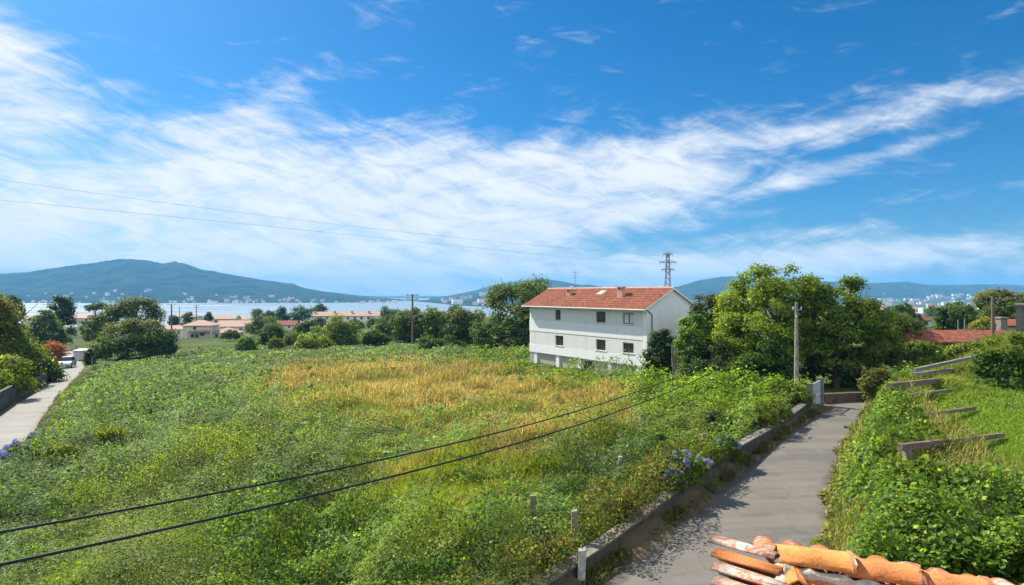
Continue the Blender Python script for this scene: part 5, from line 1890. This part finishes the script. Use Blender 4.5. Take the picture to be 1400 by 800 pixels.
# right hand background
bush('dry_shrub', 'reddish brown withered shrub at the lane bend', 'shrub', 1176, 1216, 498, 556, 41, BROWN + OLIVE + MIDG, n=4200, lpx=3.2, seed=80, nclump=40, depth=.6)
bush('dry_shrub', 'brownish yellow shrub behind the withered one, against the walnut tree', 'shrub', 1186, 1232, 440, 508, 47, OLIVE + BRIGHT + YELLOW, [1.2, 1.2, 1, .8, .7, .5], n=6500, lpx=3.2, seed=81, nclump=50, depth=.6)
tree('round_tree', 'round dark tree with olive crown left of the long red shed', 'tree', 1192, 1262, 428, 486, 60, OLIVE + BRIGHT, [2, 1.6, .7, .5], n=9000, lpx=3.1, seed=82, nclump=64, cr=.26, top_cols=[(.08, .10, .03), (.10, .115, .035)], py_ground=490)
tree('flat_topped_tree', 'flat-topped dark tree behind the two thin grey posts', 'tree', 1282, 1336, 416, 452, 92, DARK + MIDG, n=5200, lpx=2.9, seed=83, nclump=44, cr=.3, top_cols=MIDG + OLIVE, py_ground=455)
tree('spreading_tree', 'spreading tree with pale olive crown at the right edge', 'tree', 1336, 1432, 396, 452, 78, MIDG + OLIVE + DARK, n=11000, lpx=3.1, seed=84, nclump=70, cr=.25, top_cols=[(.10, .11, .045), (.13, .13, .06)], py_ground=460)
bush('garden_bush', 'yellowish bush at the left foot of the spreading tree', 'bush', 1330, 1364, 436, 460, 70, OLIVE + YELLOW, n=2200, lpx=2.9, seed=85)
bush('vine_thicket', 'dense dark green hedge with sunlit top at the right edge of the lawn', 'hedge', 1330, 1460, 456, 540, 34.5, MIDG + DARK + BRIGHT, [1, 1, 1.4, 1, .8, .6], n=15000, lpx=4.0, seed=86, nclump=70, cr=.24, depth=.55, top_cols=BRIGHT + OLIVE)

bush('tall_weeds', 'tall green weeds in front of the left end of the long red shed', 'weeds', 1214, 1300, 468, 500, 48, MIDG + BRIGHT + OLIVE, n=9000, lpx=3.4, seed=87, nclump=60, depth=.5)
bush('tall_weeds', 'tall yellow-green weeds in front of the right end of the long red shed', 'weeds', 1290, 1392, 464, 492, 46, BRIGHT + OLIVE + YELLOW, [1, 1, 1, 1, .4, .3], n=9000, lpx=3.4, seed=88, nclump=60, depth=.4)
# rest of the slope to the river and the town: single small trees, copies of three kinds
kinds = []
for k, (cols, shp) in enumerate(((MIDG + OLIVE, 'dome'), (DARK + MIDG, 'round'), (OLIVE + YELLOW[:1], 'dome'))):
    V, C = crown_leaves(np.array([0, 0, 2.6]), 2.8, 2.8, 2.4, 900, .62, cols, None, 26, .36, shp, 200 + k)
    root = thing('slope_tree', 'small tree', 'tree', (0, 0, 0))
    mb = MB()
    mb.tube([(0, 0, -.4), (.1, 0, 1.4), (0, .1, 3.0)], [.2, .15, .08], 6)
    mb.build('trunk', M['bark'], root)
    leaf_mesh('crown', V, C, M['leaf'], root)
    kinds.append(root)
rr = random.Random(9)
cnt = 0
used = [0, 0, 0]
for (n, a0, a1, d0, d1, lab, grp) in ((70, -60, 620, 150, 900, 'small tree on the slope between the bush row and the river', 'trees on the slope to the river'),
                                      (55, 1190, 1440, 75, 800, 'small tree on the slope between the red shed and the town', 'trees on the slope to the town'),
                                      (22, 620, 1190, 120, 600, 'small tree on the slope behind the white house and walnut trees', 'trees behind the house')):
    for k in range(n):
        d = d0 * (d1 / d0) ** rr.random()
        x = (rr.uniform(a0, a1) - 700) / F * d
        i = rr.choices((0, 1, 2), (4, 4, 1))[0]
        s_ = rr.uniform(.55, 1.15) * (1 + d / 900)
        if grp.endswith('town') and d < 120:
            s_ *= .6
        pxx = 700 + F * x / d
        if d > 880 or (d < 240 and 215 < pxx < 350) or (d < 330 and 420 < pxx < 530):
            continue
        loc = (x, d, gz(x, d))
        if not used[i]:
            o = kinds[i]
            used[i] = 1
            o.location = loc
            o.scale = (s_, s_, s_)
            o['label'], o['group'] = lab, grp
        else:
            dup(kinds[i], loc, rr.uniform(0, 6.3), s_, lab, grp)

# ------------------------------------------------------------------ ground cover of the plot
def sample_ground(n, px0, px1, py0, py1, spread=1.0):
    """points on the ground, thinning with distance"""
    px = rng.uniform(px0, px1, n)
    py = rng.uniform(py0, py1, n)
    u, v = (px - 700) / F, (py - 400) / F
    d = 7.25 / np.maximum(v + .0465 * np.minimum(u, .3) - .016, .03)
    d = np.minimum(d, 200) * (1 + rng.normal(size=n) * .01)
    return u * d, d


Z_DRY = [(352, 528), (372, 508), (430, 497), (500, 495), (560, 497), (650, 504), (720, 516), (800, 530), (860, 548), (862, 568), (820, 596), (790, 626), (750, 650), (700, 662), (668, 640), (680, 618), (660, 594), (600, 590), (520, 582), (450, 574), (395, 562)]
Z_YEL = [(500, 662), (560, 648), (660, 636), (735, 650), (745, 700), (700, 745), (640, 770), (560, 750), (510, 720)]
Z_BRT = [(640, 482), (735, 482), (770, 500), (830, 512), (890, 528), (1000, 530), (1120, 540), (1110, 556), (1060, 590), (1000, 606), (930, 590), (870, 556), (800, 526), (700, 512), (640, 500)]
Z_NEAR = [(300, 760), (340, 716), (410, 684), (470, 690), (530, 724), (580, 760), (640, 800), (640, 920), (280, 920)]
Z_WALL = [(780, 640), (860, 600), (960, 600), (1060, 590), (1120, 560), (1010, 640), (930, 690), (860, 740), (790, 800), (760, 800), (740, 740), (700, 690)]
Z_TOP = [(90, 482), (240, 476), (700, 474), (720, 484), (560, 486), (380, 488), (240, 490), (140, 500)]


def soft(px, py, poly, j=7, x=None, y=None):
    """mask with a ragged edge"""
    sc_ = np.clip((py - 400) / 160, .25, 1.5)
    ox = (fbm(x / 2.2, y / 2.2, 91, 3) - .5) * 70 * sc_ + rng.normal(size=px.shape) * j * sc_
    oy = (fbm(x / 2.2, y / 2.2, 92, 3) - .5) * 60 * sc_ + rng.normal(size=px.shape) * j * .4 * sc_
    return poly_mask(px + ox, py + oy, poly)


def grow(name, label, cat, n, zone, cols, w, hfun, lpx, mat, py0=474, py1=905, blade=False, lmin=.05, layers=(.25, 1.0), tilt=.27, tint=None, wide=.5, anti=(), xr=(-140, 1230)):
    per = 1 if blade else 9
    x, y = sample_ground(n // per, xr[0], xr[1], py0, py1)
    sd_ = np.repeat(np.arange(len(x)), per)
    tone = (1 + .28 * rng.normal(size=len(x)))[sd_]
    lift = (.10 * rng.normal(size=len(x)))[sd_]
    lean_ = rng.normal(size=(len(x), 3))[sd_] * .3
    sp_ = .008 * y[sd_] + .05
    x, y = x[sd_] + rng.normal(size=len(sd_)) * sp_, y[sd_] + rng.normal(size=len(sd_)) * sp_ * 1.6
    k = in_field(x, y)
    x, y, tone, lift, lean_ = x[k], y[k], tone[k], lift[k], lean_[k]
    b0 = base_z(x, y)
    px, py = proj(x, y, b0)
    k = zone(px, py, x, y)
    for z_ in anti:
        k &= ~z_(px, py, x, y)
    x, y, tone, lift, lean_ = x[k], y[k], tone[k], lift[k], lean_[k]
    m = len(x)
    g0 = terrain(x, y)
    fmd = field_mound(x, y)
    pxe, pye = proj(x, y, g0)
    h = hfun(x, y, fmd) * (1 - .65 * sstep(55, 115, y)) * (.22 + .78 * sstep(0, 75, pxe - left_edge_x(pye)))
    if blade:
        z = g0 + .40 * fmd
        pos = np.stack([x, y, z], -1)
        s = np.maximum(lmin, lpx / F * y)
        V = blades(pos, h * (.6 + .7 * rng.random(m)), .2 + .5 * rng.random(m), s)
    else:
        f = np.where(rng.random(m) < .78, .86 + .2 * rng.random(m), layers[0] + (layers[1] - layers[0]) * rng.random(m))
        z = g0 + np.maximum(h * f + lift * (.4 + h), .05)
        e = .25
        gxn = (hfun(x + e, y, field_mound(x + e, y)) - hfun(x - e, y, field_mound(x - e, y))) / (2 * e)
        gyn = (hfun(x, y + e, field_mound(x, y + e)) - hfun(x, y - e, field_mound(x, y - e))) / (2 * e)
        nr = np.stack([-gxn, -gyn, np.ones(m)], -1) + rng.normal(size=(m, 3)) * tilt + lean_
        s = np.maximum(lmin, lpx / F * y) * (.6 + .8 * rng.random(m))
        V = leaf_quads(np.stack([x, y, z], -1), nr, s, wide)
    C = pal(m, cols, w, .13)
    t1 = fbm(x / 6.0, y / 6.0, 55, 4)
    C = C * ((0.55 + .9 * t1) * (1 if blade else np.clip(tone, .45, 1.8)))[:, None]
    if tint is not None:
        C = tint(C, x, y)
    return tag(leaf_mesh(name, V, np.clip(C, .004, .7), mat), label, cat, kind='stuff')


zdry = lambda px, py, x, y: soft(px, py, Z_DRY, 15, x, y) & (rng.random(len(px)) < 1.0 - .35 * sstep(545, 600, py))
zdry0 = lambda px, py, x, y: soft(px, py, Z_DRY, 15, x, y) & (rng.random(len(px)) < 1.0 - .5 * sstep(540, 600, py))
zyel = lambda px, py, x, y: soft(px, py, Z_YEL, 16, x, y)
zbrt = lambda px, py, x, y: soft(px, py, Z_BRT, 4, x, y)
znear = lambda px, py, x, y: soft(px, py, Z_NEAR, 8, x, y)
zwall = lambda px, py, x, y: soft(px, py, Z_WALL, 8, x, y)
ztop = lambda px, py, x, y: soft(px, py, Z_TOP, 3, x, y)
zweed = lambda px, py, x, y: rng.random(len(px)) < sstep(.42, .62, fbm(x / 4, y / 4, 97, 3)) * (.25 + .75 * sstep(250, 600, px))
zbram = lambda px, py, x, y: rng.random(len(px)) < .22 + 1.7 * field_mound(x, y)
zall = lambda px, py, x, y: np.ones(px.shape, bool)


def mix_patches(other, lo=.52, hi=.66, sc=7.0, seed=71):
    def f(C, x, y):
        k = sstep(lo, hi, fbm(x / sc, y / sc, seed, 4))[:, None] * (rng.random((len(x), 1)) < .8)
        return C * (1 - k) + pal(len(x), other) * k
    return f


grow('bramble_cover', 'grey-green bramble carpet spreading over the plot', 'brambles', 520000, zbram, [(.105, .165, .085), (.135, .195, .115), (.075, .125, .035), (.10, .15, .045), (.05, .085, .025)], [1.5, 1.1, 1.3, 1.0, .8], lambda x, y, m: .06 + 1.6 * m, 3.3, M['leaf_glossy'],
     anti=(zdry0, zyel, zbrt, znear), tint=mix_patches([(.10, .15, .025), (.13, .18, .03), (.16, .17, .03)]))
grow('dry_grass', 'tall dry golden grass in the middle of the plot', 'dry grass', 250000, zdry, [(.31, .235, .105), (.23, .155, .075), (.36, .29, .15), (.15, .15, .05)], [2, 1.3, 1.1, .9], lambda x, y, m: .4 + .45 * m, 1.05, M['blade'], 470, 720, True, .012,
     tint=mix_patches([(.13, .16, .035), (.19, .19, .04)], .55, .7, 3.5, 73), xr=(320, 900))
grow('meadow_grass', 'yellow-green meadow grass near the camera', 'grass', 90000, zyel, [(.20, .24, .025), (.15, .22, .025), (.26, .27, .05)], None, lambda x, y, m: .35 + .4 * m, 1.5, M['blade'], 600, 800, True, .012,
     tint=mix_patches([(.28, .22, .09), (.22, .22, .05)], .55, .7, 2.5, 75), xr=(440, 800))
grow('weeds', 'mixed grass stalks standing among the brambles', 'weeds', 45000, zweed, [(.16, .18, .045), (.24, .21, .08), (.11, .16, .03), (.32, .25, .11)], [2, 1, 2, .7], lambda x, y, m: .35 + .8 * m, 1.2, M['blade'], 476, 905, True, .01, anti=(zbrt,))
grow('undergrowth', 'bright green leafy undergrowth in front of the white house', 'undergrowth', 85000, zbrt, BRIGHT + MIDG + YELLOW, [1.7, 1.2, 1.1, .9, .35, .25], lambda x, y, m: (.25 + 1.3 * m) * (.42 + .58 * sstep(3, 11, np.hypot((x - 7) * .8, y - 66) - 8)), 3.8, M['leaf'], 474, 620, xr=(610, 1160))
grow('thicket', 'fresh green bramble thicket with dark hollows at the bottom of the picture', 'thicket', 48000, znear, BRIGHT + MIDG + [(.035, .06, .02)], [1.2, .8, 1.6, 1.6, .8], lambda x, y, m: .1 + 1.5 * np.maximum(m, 0), 5.2, M['leaf_glossy'], 670, 905, xr=(250, 700), lmin=.08,
     tint=mix_patches([(.18, .20, .03), (.13, .19, .03)], .55, .65, 1.6, 79))
grow('wall_weeds', 'mixed weeds crowding along the top of the lane wall', 'weeds', 60000, zwall, MIDG + BRIGHT + OLIVE + BROWN, [1.5, 1.5, 1.4, 1.2, 1, .6, .1, .1], lambda x, y, m: .15 + 1.1 * np.maximum(m, 0), 4.2, M['leaf'], 550, 905, xr=(680, 1140))
grow('far_grass', 'fresh green grass strip along the far edge of the plot', 'grass', 26000, ztop, BRIGHT + MIDG + OLIVE, None, lambda x, y, m: .2 + .4 * m, 2.4, M['leaf'], 470, 510, xr=(60, 740))

zbroad = lambda px, py, x, y: sstep(.56, .64, fbm(x / 2.6, y / 2.6, 151, 3)) * (py > 520) > rng.random(len(px))
grow('broad_leaf_weeds', 'patches of broad leaved green weeds among the brambles', 'weeds', 70000, zbroad, [(.06, .115, .025), (.09, .16, .03), (.12, .19, .035)], None, lambda x, y, m: .18 + 1.6 * m, 5.6, M['leaf_glossy'], 500, 905, wide=.62,
     anti=(zdry0,), lmin=.09)
# bright fern-like sprays among the brambles
n = 260
x, y = sample_ground(n, -60, 1080, 500, 880)
k = in_field(x, y) & (fbm(x / 5, y / 5, 123, 3) > .45)
x, y = x[k], y[k]
per = 46
g0 = terrain(x, y) + .8 * field_mound(x, y)
i_ = np.repeat(np.arange(len(x)), per)
rad_ = (.22 + .3 * rng.random(len(x)))[i_]
a_ = rng.random(len(i_)) * 2 * np.pi
r_ = rad_ * rng.random(len(i_)) ** .6
pos = np.stack([x[i_] + np.cos(a_) * r_, y[i_] + np.sin(a_) * r_, g0[i_] + .15 + rad_ * 1.3 * (1 - (r_ / rad_) ** 2 * .6) * rng.random(len(i_)) ** .5], -1)
nr = np.stack([np.cos(a_) * .5, np.sin(a_) * .5, np.ones(len(i_))], -1) + rng.normal(size=(len(i_), 3)) * .3
C = pal(len(i_), BRIGHT + MIDG, [1.2, 1.2, .5, .8], .12) * (.85 + .4 * rng.random(len(x)))[i_][:, None]
tag(leaf_mesh('fern_sprays', leaf_quads(pos, nr, np.maximum(.12, 5.0 / F * y[i_]) * (.7 + .6 * rng.random(len(i_))), .32), C, M['leaf']), 'bright yellow-green fern-like sprays dotted over the brambles', 'ferns', kind='stuff')

# bramble shoots and tufts that stand out of the carpet
def clumpy(name, label, cat, px, py, wpx, hpx, d, cols, n, lpx, seed, mat='leaf', group=None, shape='dome'):
    return bush(name, label, cat, px - wpx / 2, px + wpx / 2, py - hpx, py, d, cols, n=n, lpx=lpx, seed=seed, mat=mat, group=group, shape=shape, nclump=18)


for k, (px, py, wpx, hpx, cols, lab) in enumerate((
        (86, 630, 44, 26, BRIGHT + YELLOW, 'yellow-green clump just right of the blue hydrangeas at the left road'),
        (858, 690, 30, 20, YELLOW, 'small yellow-green clump beside the lane wall below the hydrangeas'), (985, 590, 60, 30, MIDG + DARK, 'dark leafy clump by the wall, above the hydrangeas'),
        (880, 650, 60, 30, BRIGHT + YELLOW, 'bright green clump left of the blue flowers by the lane wall'), (880, 625, 120, 34, MIDG + [(.05, .11, .05)], 'bluish green leafy clump in the middle of the weeds near the lane wall'),
        (742, 765, 70, 62, DARK + MIDG + SILVER, 'dark shrubby clump between the grey concrete posts'), (1030, 560, 50, 26, MIDG + BRIGHT, 'leafy clump right of the thin grey post by the wall'),
        (465, 720, 90, 40, MIDG + BRIGHT, 'leafy clump above the fresh green thicket at the bottom'))):
    g_ = G(px, py)
    bush('leafy_clump', lab, 'clump', px - wpx / 2, px + wpx / 2, py - hpx, py + 4, g_[1] - .3, cols, n=2600, lpx=4.2, seed=300 + k, nclump=22)
g_ = G(150, 614)
n = 650
root = thing('grass_tuft', 'upright bright tuft alone in the grey-green brambles on the left', 'tuft', g_)
pos = g_ + np.stack([rng.normal(size=n) * .24, rng.normal(size=n) * .24, rng.random(n) * .35 + .1], -1)
leaf_mesh('blade_cluster', blades(pos, (.35 + .9 * rng.random(n)), .35 + .4 * rng.random(n), np.full(n, .085)), pal(n, YELLOW + BRIGHT), M['blade'], root)
bush('reddish_weed', 'brownish red weeds spilling over the near end of the lane wall', 'weeds', 808, 884, 672, 764, 19.2, BROWN + [(.12, .05, .03)] + OLIVE + MIDG, n=6500, lpx=4.0, seed=320, nclump=30, depth=.8)
bush('twig_heap', 'heap of dry greyish twigs and leaves under the nearest trellis beam', 'twigs', 1268, 1330, 606, 652, 19.8, BROWN + OLIVE[:1], n=3200, lpx=4.0, seed=321, nclump=30, depth=.8)


# hydrangeas: leafy bushes with round flower heads
def hydrangea(label, px, py, wpx, hpx, d, nf, seed, fcols, frad=.11):
    hpx *= 1.25
    g = np.random.default_rng(seed)
    x, z_ = (px - 700) / F * d, Z0 - (py - 400) / F * d
    rx, rz = wpx / 2 / F * d, hpx / 2 / F * d
    gg = gz(x, d)
    root = thing('hydrangea', label, 'hydrangea', (x, d, min(gg, z_ - rz)))
    c = np.array([x, d, z_])
    V, C = crown_leaves(c, rx, rx * .7, rz, 2600, .13 * max(1, d / 28), MIDG + BRIGHT, None, 22, .38, 'dome', seed)
    leaf_mesh('foliage', V, C, M['leaf'], root)
    for k in range(nf):
        dd = unit(g.normal(size=3))
        dd[2] = abs(dd[2]) * .8 + .1
        dd[1] = -abs(dd[1]) if g.random() < .75 else dd[1]
        p = c + dd * np.array([rx, rx * .7, rz]) * (.85 + .3 * g.random())
        m_ = 70
        e = unit(g.normal(size=(m_, 3)))
        rr_ = frad * (.75 + .5 * g.random())
        VV = leaf_quads(p + e * rr_ * (.8 + .25 * g.random((m_, 1))), e + g.normal(size=(m_, 3)) * .3, np.full(m_, rr_ * .62), .8)
        leaf_mesh('flower_head', VV, pal(m_, fcols, None, .12), M['petal'], root)
    return root


BLUE = [(.10, .14, .42), (.15, .19, .48), (.24, .26, .50)]
LILAC = [(.26, .26, .50), (.34, .32, .50), (.20, .21, .46)]
hydrangea('lilac and blue hydrangea by the lane wall, left of the bluest one', 938, 636, 66, 34, 22.2, 30, 401, LILAC + BLUE, .062)
hydrangea('deep blue hydrangea hanging over the lane wall, beside the lilac one', 990, 612, 40, 28, 25.4, 18, 402, BLUE, .065)
hydrangea('low blue hydrangea nearest the camera along the lane wall', 914, 656, 44, 34, 21.2, 20, 403, BLUE, .06)
hydrangea('blue hydrangea at the edge of the pale left road, the upper one', 64, 602, 44, 26, 36.5, 16, 404, BLUE, .12)
hydrangea('wide blue hydrangea at the bottom of the pale left road', 32, 624, 60, 36, 33, 24, 405, BLUE, .12)

# ------------------------------------------------------------------ right hand bank and lawn
def bank_edge(s):
    return np.interp(s, [-16, -2, 2, 6, 12, 20, 28, 36], [16, 13, 10, 8.0, 6.6, 5.4, 5.2, 7.0])


def bank_h(x, y):
    wx, wy = x + .8 * fbm(x / 1.5, y / 1.5, 60, 2), y + .8 * fbm(x / 1.5, y / 1.5, 62, 2)
    r = 1 - np.abs(2 * vnoise(wx / 1.3, wy / 1.3, 65) - 1)
    return .15 + .85 * sstep(.3, .72, fbm(wx / 2.3, wy / 2.3, 61, 3)) * (.4 + .6 * r) + .25 * r


per = 8
n = 240000
x, y = sample_ground(n // per, 1090, 1560, 500, 960)
sd_ = np.repeat(np.arange(len(x)), per)
tone, lift, lean_ = np.clip(1 + .4 * rng.normal(size=len(x)), .4, 1.9)[sd_], (.16 * rng.normal(size=len(x)))[sd_], rng.normal(size=(len(x), 3))[sd_] * .5
big = (.75 + .6 * rng.random(len(x)) + .35 * (y < 18))[sd_]
x, y = x[sd_] + rng.normal(size=len(sd_)) * (.008 * y[sd_] + .05), y[sd_] + rng.normal(size=len(sd_)) * (.012 * y[sd_] + .05)
n = len(x)
q, s = qs(x, y)
ld = q - lane_edge(s)
jit = rng.normal(size=n) * .18 + (fbm(x / 1.2, y / 1.2, 64, 3) - .5) * 1.6
k = (ld > -.15 + .5 * jit) & (q < bank_edge(s) + jit * 1.2) & (y > 6) & (s < 44)
x, y, ld, q, s, jit, tone, lift, lean_, big = [a_[k] for a_ in (x, y, ld, q, s, jit, tone, lift, lean_, big)]
m = len(x)
hh = bank_h(x, y) * sstep(-.2, 1.3, ld) * (.35 + .65 * sstep(0, 1.5, bank_edge(s) - q)) + .08
f = np.where(rng.random(m) < .75, .85 + .2 * rng.random(m), rng.random(m))
z = terrain(x, y) + np.maximum(hh * f + .7 * lift * (.3 + hh), .03)
e = .2
gxn = (bank_h(x + e, y) - bank_h(x - e, y)) / (2 * e) + .5 * WN[0] * (ld < 1.5)
gyn = (bank_h(x, y + e) - bank_h(x, y - e)) / (2 * e) + .5 * WN[1] * (ld < 1.5)
nr = np.stack([-gxn, -gyn, np.ones(m)], -1) + rng.normal(size=(m, 3)) * .38 + lean_ * .7
sz = np.maximum(.07, 4.6 / F * y) * (.45 + 1.1 * rng.random(m) ** 1.5) * big
C = pal(m, MIDG + BRIGHT + [(.035, .065, .02), (.17, .20, .03)], [1.3, 1.5, 1.8, 1.3, .6, .6]) * tone[:, None]
dry = (sstep(.7, -.2, ld) * (rng.random(m) < .55))[:, None]
C = C * (1 - dry) + pal(m, BROWN + OLIVE + [(.25, .20, .08)]) * dry
tag(leaf_mesh('bank_ivy', leaf_quads(np.stack([x, y, z], -1), nr, sz, .58), np.clip(C, .004, .6), M['leaf_glossy']), 'dense leafy bramble and ivy covering the bank right of the lane', 'ivy', kind='stuff')
# stalks and dead stems poking out of the bank
n = 26000
x, y = sample_ground(n, 1100, 1520, 505, 900)
q, s = qs(x, y)
k = (q > lane_edge(s) + .1) & (q < bank_edge(s) + .3) & (fbm(x / .9, y / .9, 141, 3) > .5) & (y > 7)
x, y = x[k], y[k]
m = len(x)
pos = np.stack([x, y, terrain(x, y) + .6 * bank_h(x, y)], -1)
V = blades(pos, .2 + .55 * rng.random(m), .3 + .7 * rng.random(m), np.maximum(.012, 1.3 / F * y))
tag(leaf_mesh('bank_weeds', V, pal(m, [(.20, .21, .05), (.28, .23, .10), (.12, .17, .03), (.16, .11, .06)]), M['blade']), 'grass stalks and dead stems poking out of the bank right of the lane', 'weeds', kind='stuff')
# lawn and long grass behind
n = 170000
x, y = sample_ground(n, 1170, 1560, 462, 800)
q, s = qs(x, y)
ld, side = lane_dist(x, y)
k = (q > bank_edge(s) - .5 + rng.normal(size=n) * .4) & (y > 8) & (y < 75) & (x < 70)
x, y, q, s = x[k], y[k], q[k], s[k]
m = len(x)
longg = sstep(31, 37, y + (fbm(x / 3, y / 3, 66, 3) - .5) * 8)
bare = sstep(.60, .72, fbm(x / 1.6, y / 1.6, 67, 3)) * (1 - longg)
k = rng.random(m) > bare * .8
x, y, longg, bare = x[k], y[k], longg[k], bare[k]
m = len(x)
h = .10 + .12 * rng.random(m) + longg * (.45 + .8 * fbm(x / 1.5, y / 1.5, 68, 3)) * (1 + .5 * sstep(40, 50, y))
pos = np.stack([x, y, terrain(x, y) - .02], -1)
V = blades(pos, h, .25 + .5 * rng.random(m), np.maximum(.02, (1.7 + .4 * longg) / F * y))
C = pal(m, [(.12, .20, .022), (.15, .225, .026), (.10, .18, .02), (.18, .235, .035)])
lg = longg[:, None] * (rng.random((m, 1)) < .8)
C = C * (1 - lg) + pal(m, [(.15, .18, .035), (.22, .22, .06), (.09, .14, .03), (.30, .26, .11)], [2, 1.4, 2, .6]) * lg
tag(leaf_mesh('lawn_grass', V, C, M['blade']), 'bright green lawn turning to tall grass towards the red shed', 'grass', kind='stuff')

# weeds and dry grass in the corner between the lane and its wall
n = 14000
s = rng.uniform(-14, 23, n)
q = np.abs(rng.normal(size=n)) * .22 + .02
x = WA[0] + WD[0] * s + WN[0] * q
y = WA[1] + WD[1] * s + WN[1] * q
k = fbm(s / 1.3, q * 0 + 3, 69, 3) > .40
x, y = x[k], y[k]
m = len(x)
pos = np.stack([x, y, terrain(x, y) + .01], -1)
V = blades(pos, .10 + .28 * rng.random(m), .3 + .6 * rng.random(m), np.full(m, .035))
tag(leaf_mesh('verge_weeds', V, pal(m, BROWN + OLIVE + MIDG), M['blade']), 'dry weeds growing at the foot of the lane wall', 'weeds', kind='stuff')
# brambles hanging over the wall and shading the lane
n = 34000
s = rng.uniform(-14, 22.5, n)
keep = fbm(s / 1.7, s * 0 + 1, 81, 3) + .14 * (s < 8) > .45
s = s[keep]
n = len(s)
q = .12 - rng.random(n) * 1.3
top = .2 + (.8 + .7 * (s < 6)) * fbm(s / 1.6, q / 1.0, 83, 3)
x = WA[0] + WD[0] * s + WN[0] * q
y = WA[1] + WD[1] * s + WN[1] * q
z = base_z(x, y) + .66 + (top * rng.random(n) ** .7 - np.maximum(q, 0) * 3 * rng.random(n)) * np.where(q > 0, .5, 1)
C = pal(n, MIDG + BRIGHT + BROWN + OLIVE, [1.5, 1.4, .9, .6, .6, .3, 1, 1])
br = (sstep(7, 0, s) * (rng.random(n) < .3))[:, None]
C = C * (1 - br) + pal(n, BROWN + [(.10, .05, .03)]) * br
V = leaf_quads(np.stack([x, y, z], -1), rng.normal(size=(n, 3)) * .7 + np.array([.2, -.2, .8]), np.maximum(.08, 4.2 / F * y) * (.6 + .8 * rng.random(n)))
tag(leaf_mesh('wall_brambles', V, C, M['leaf']), 'brambles leaning over the top of the lane wall', 'brambles', kind='stuff')
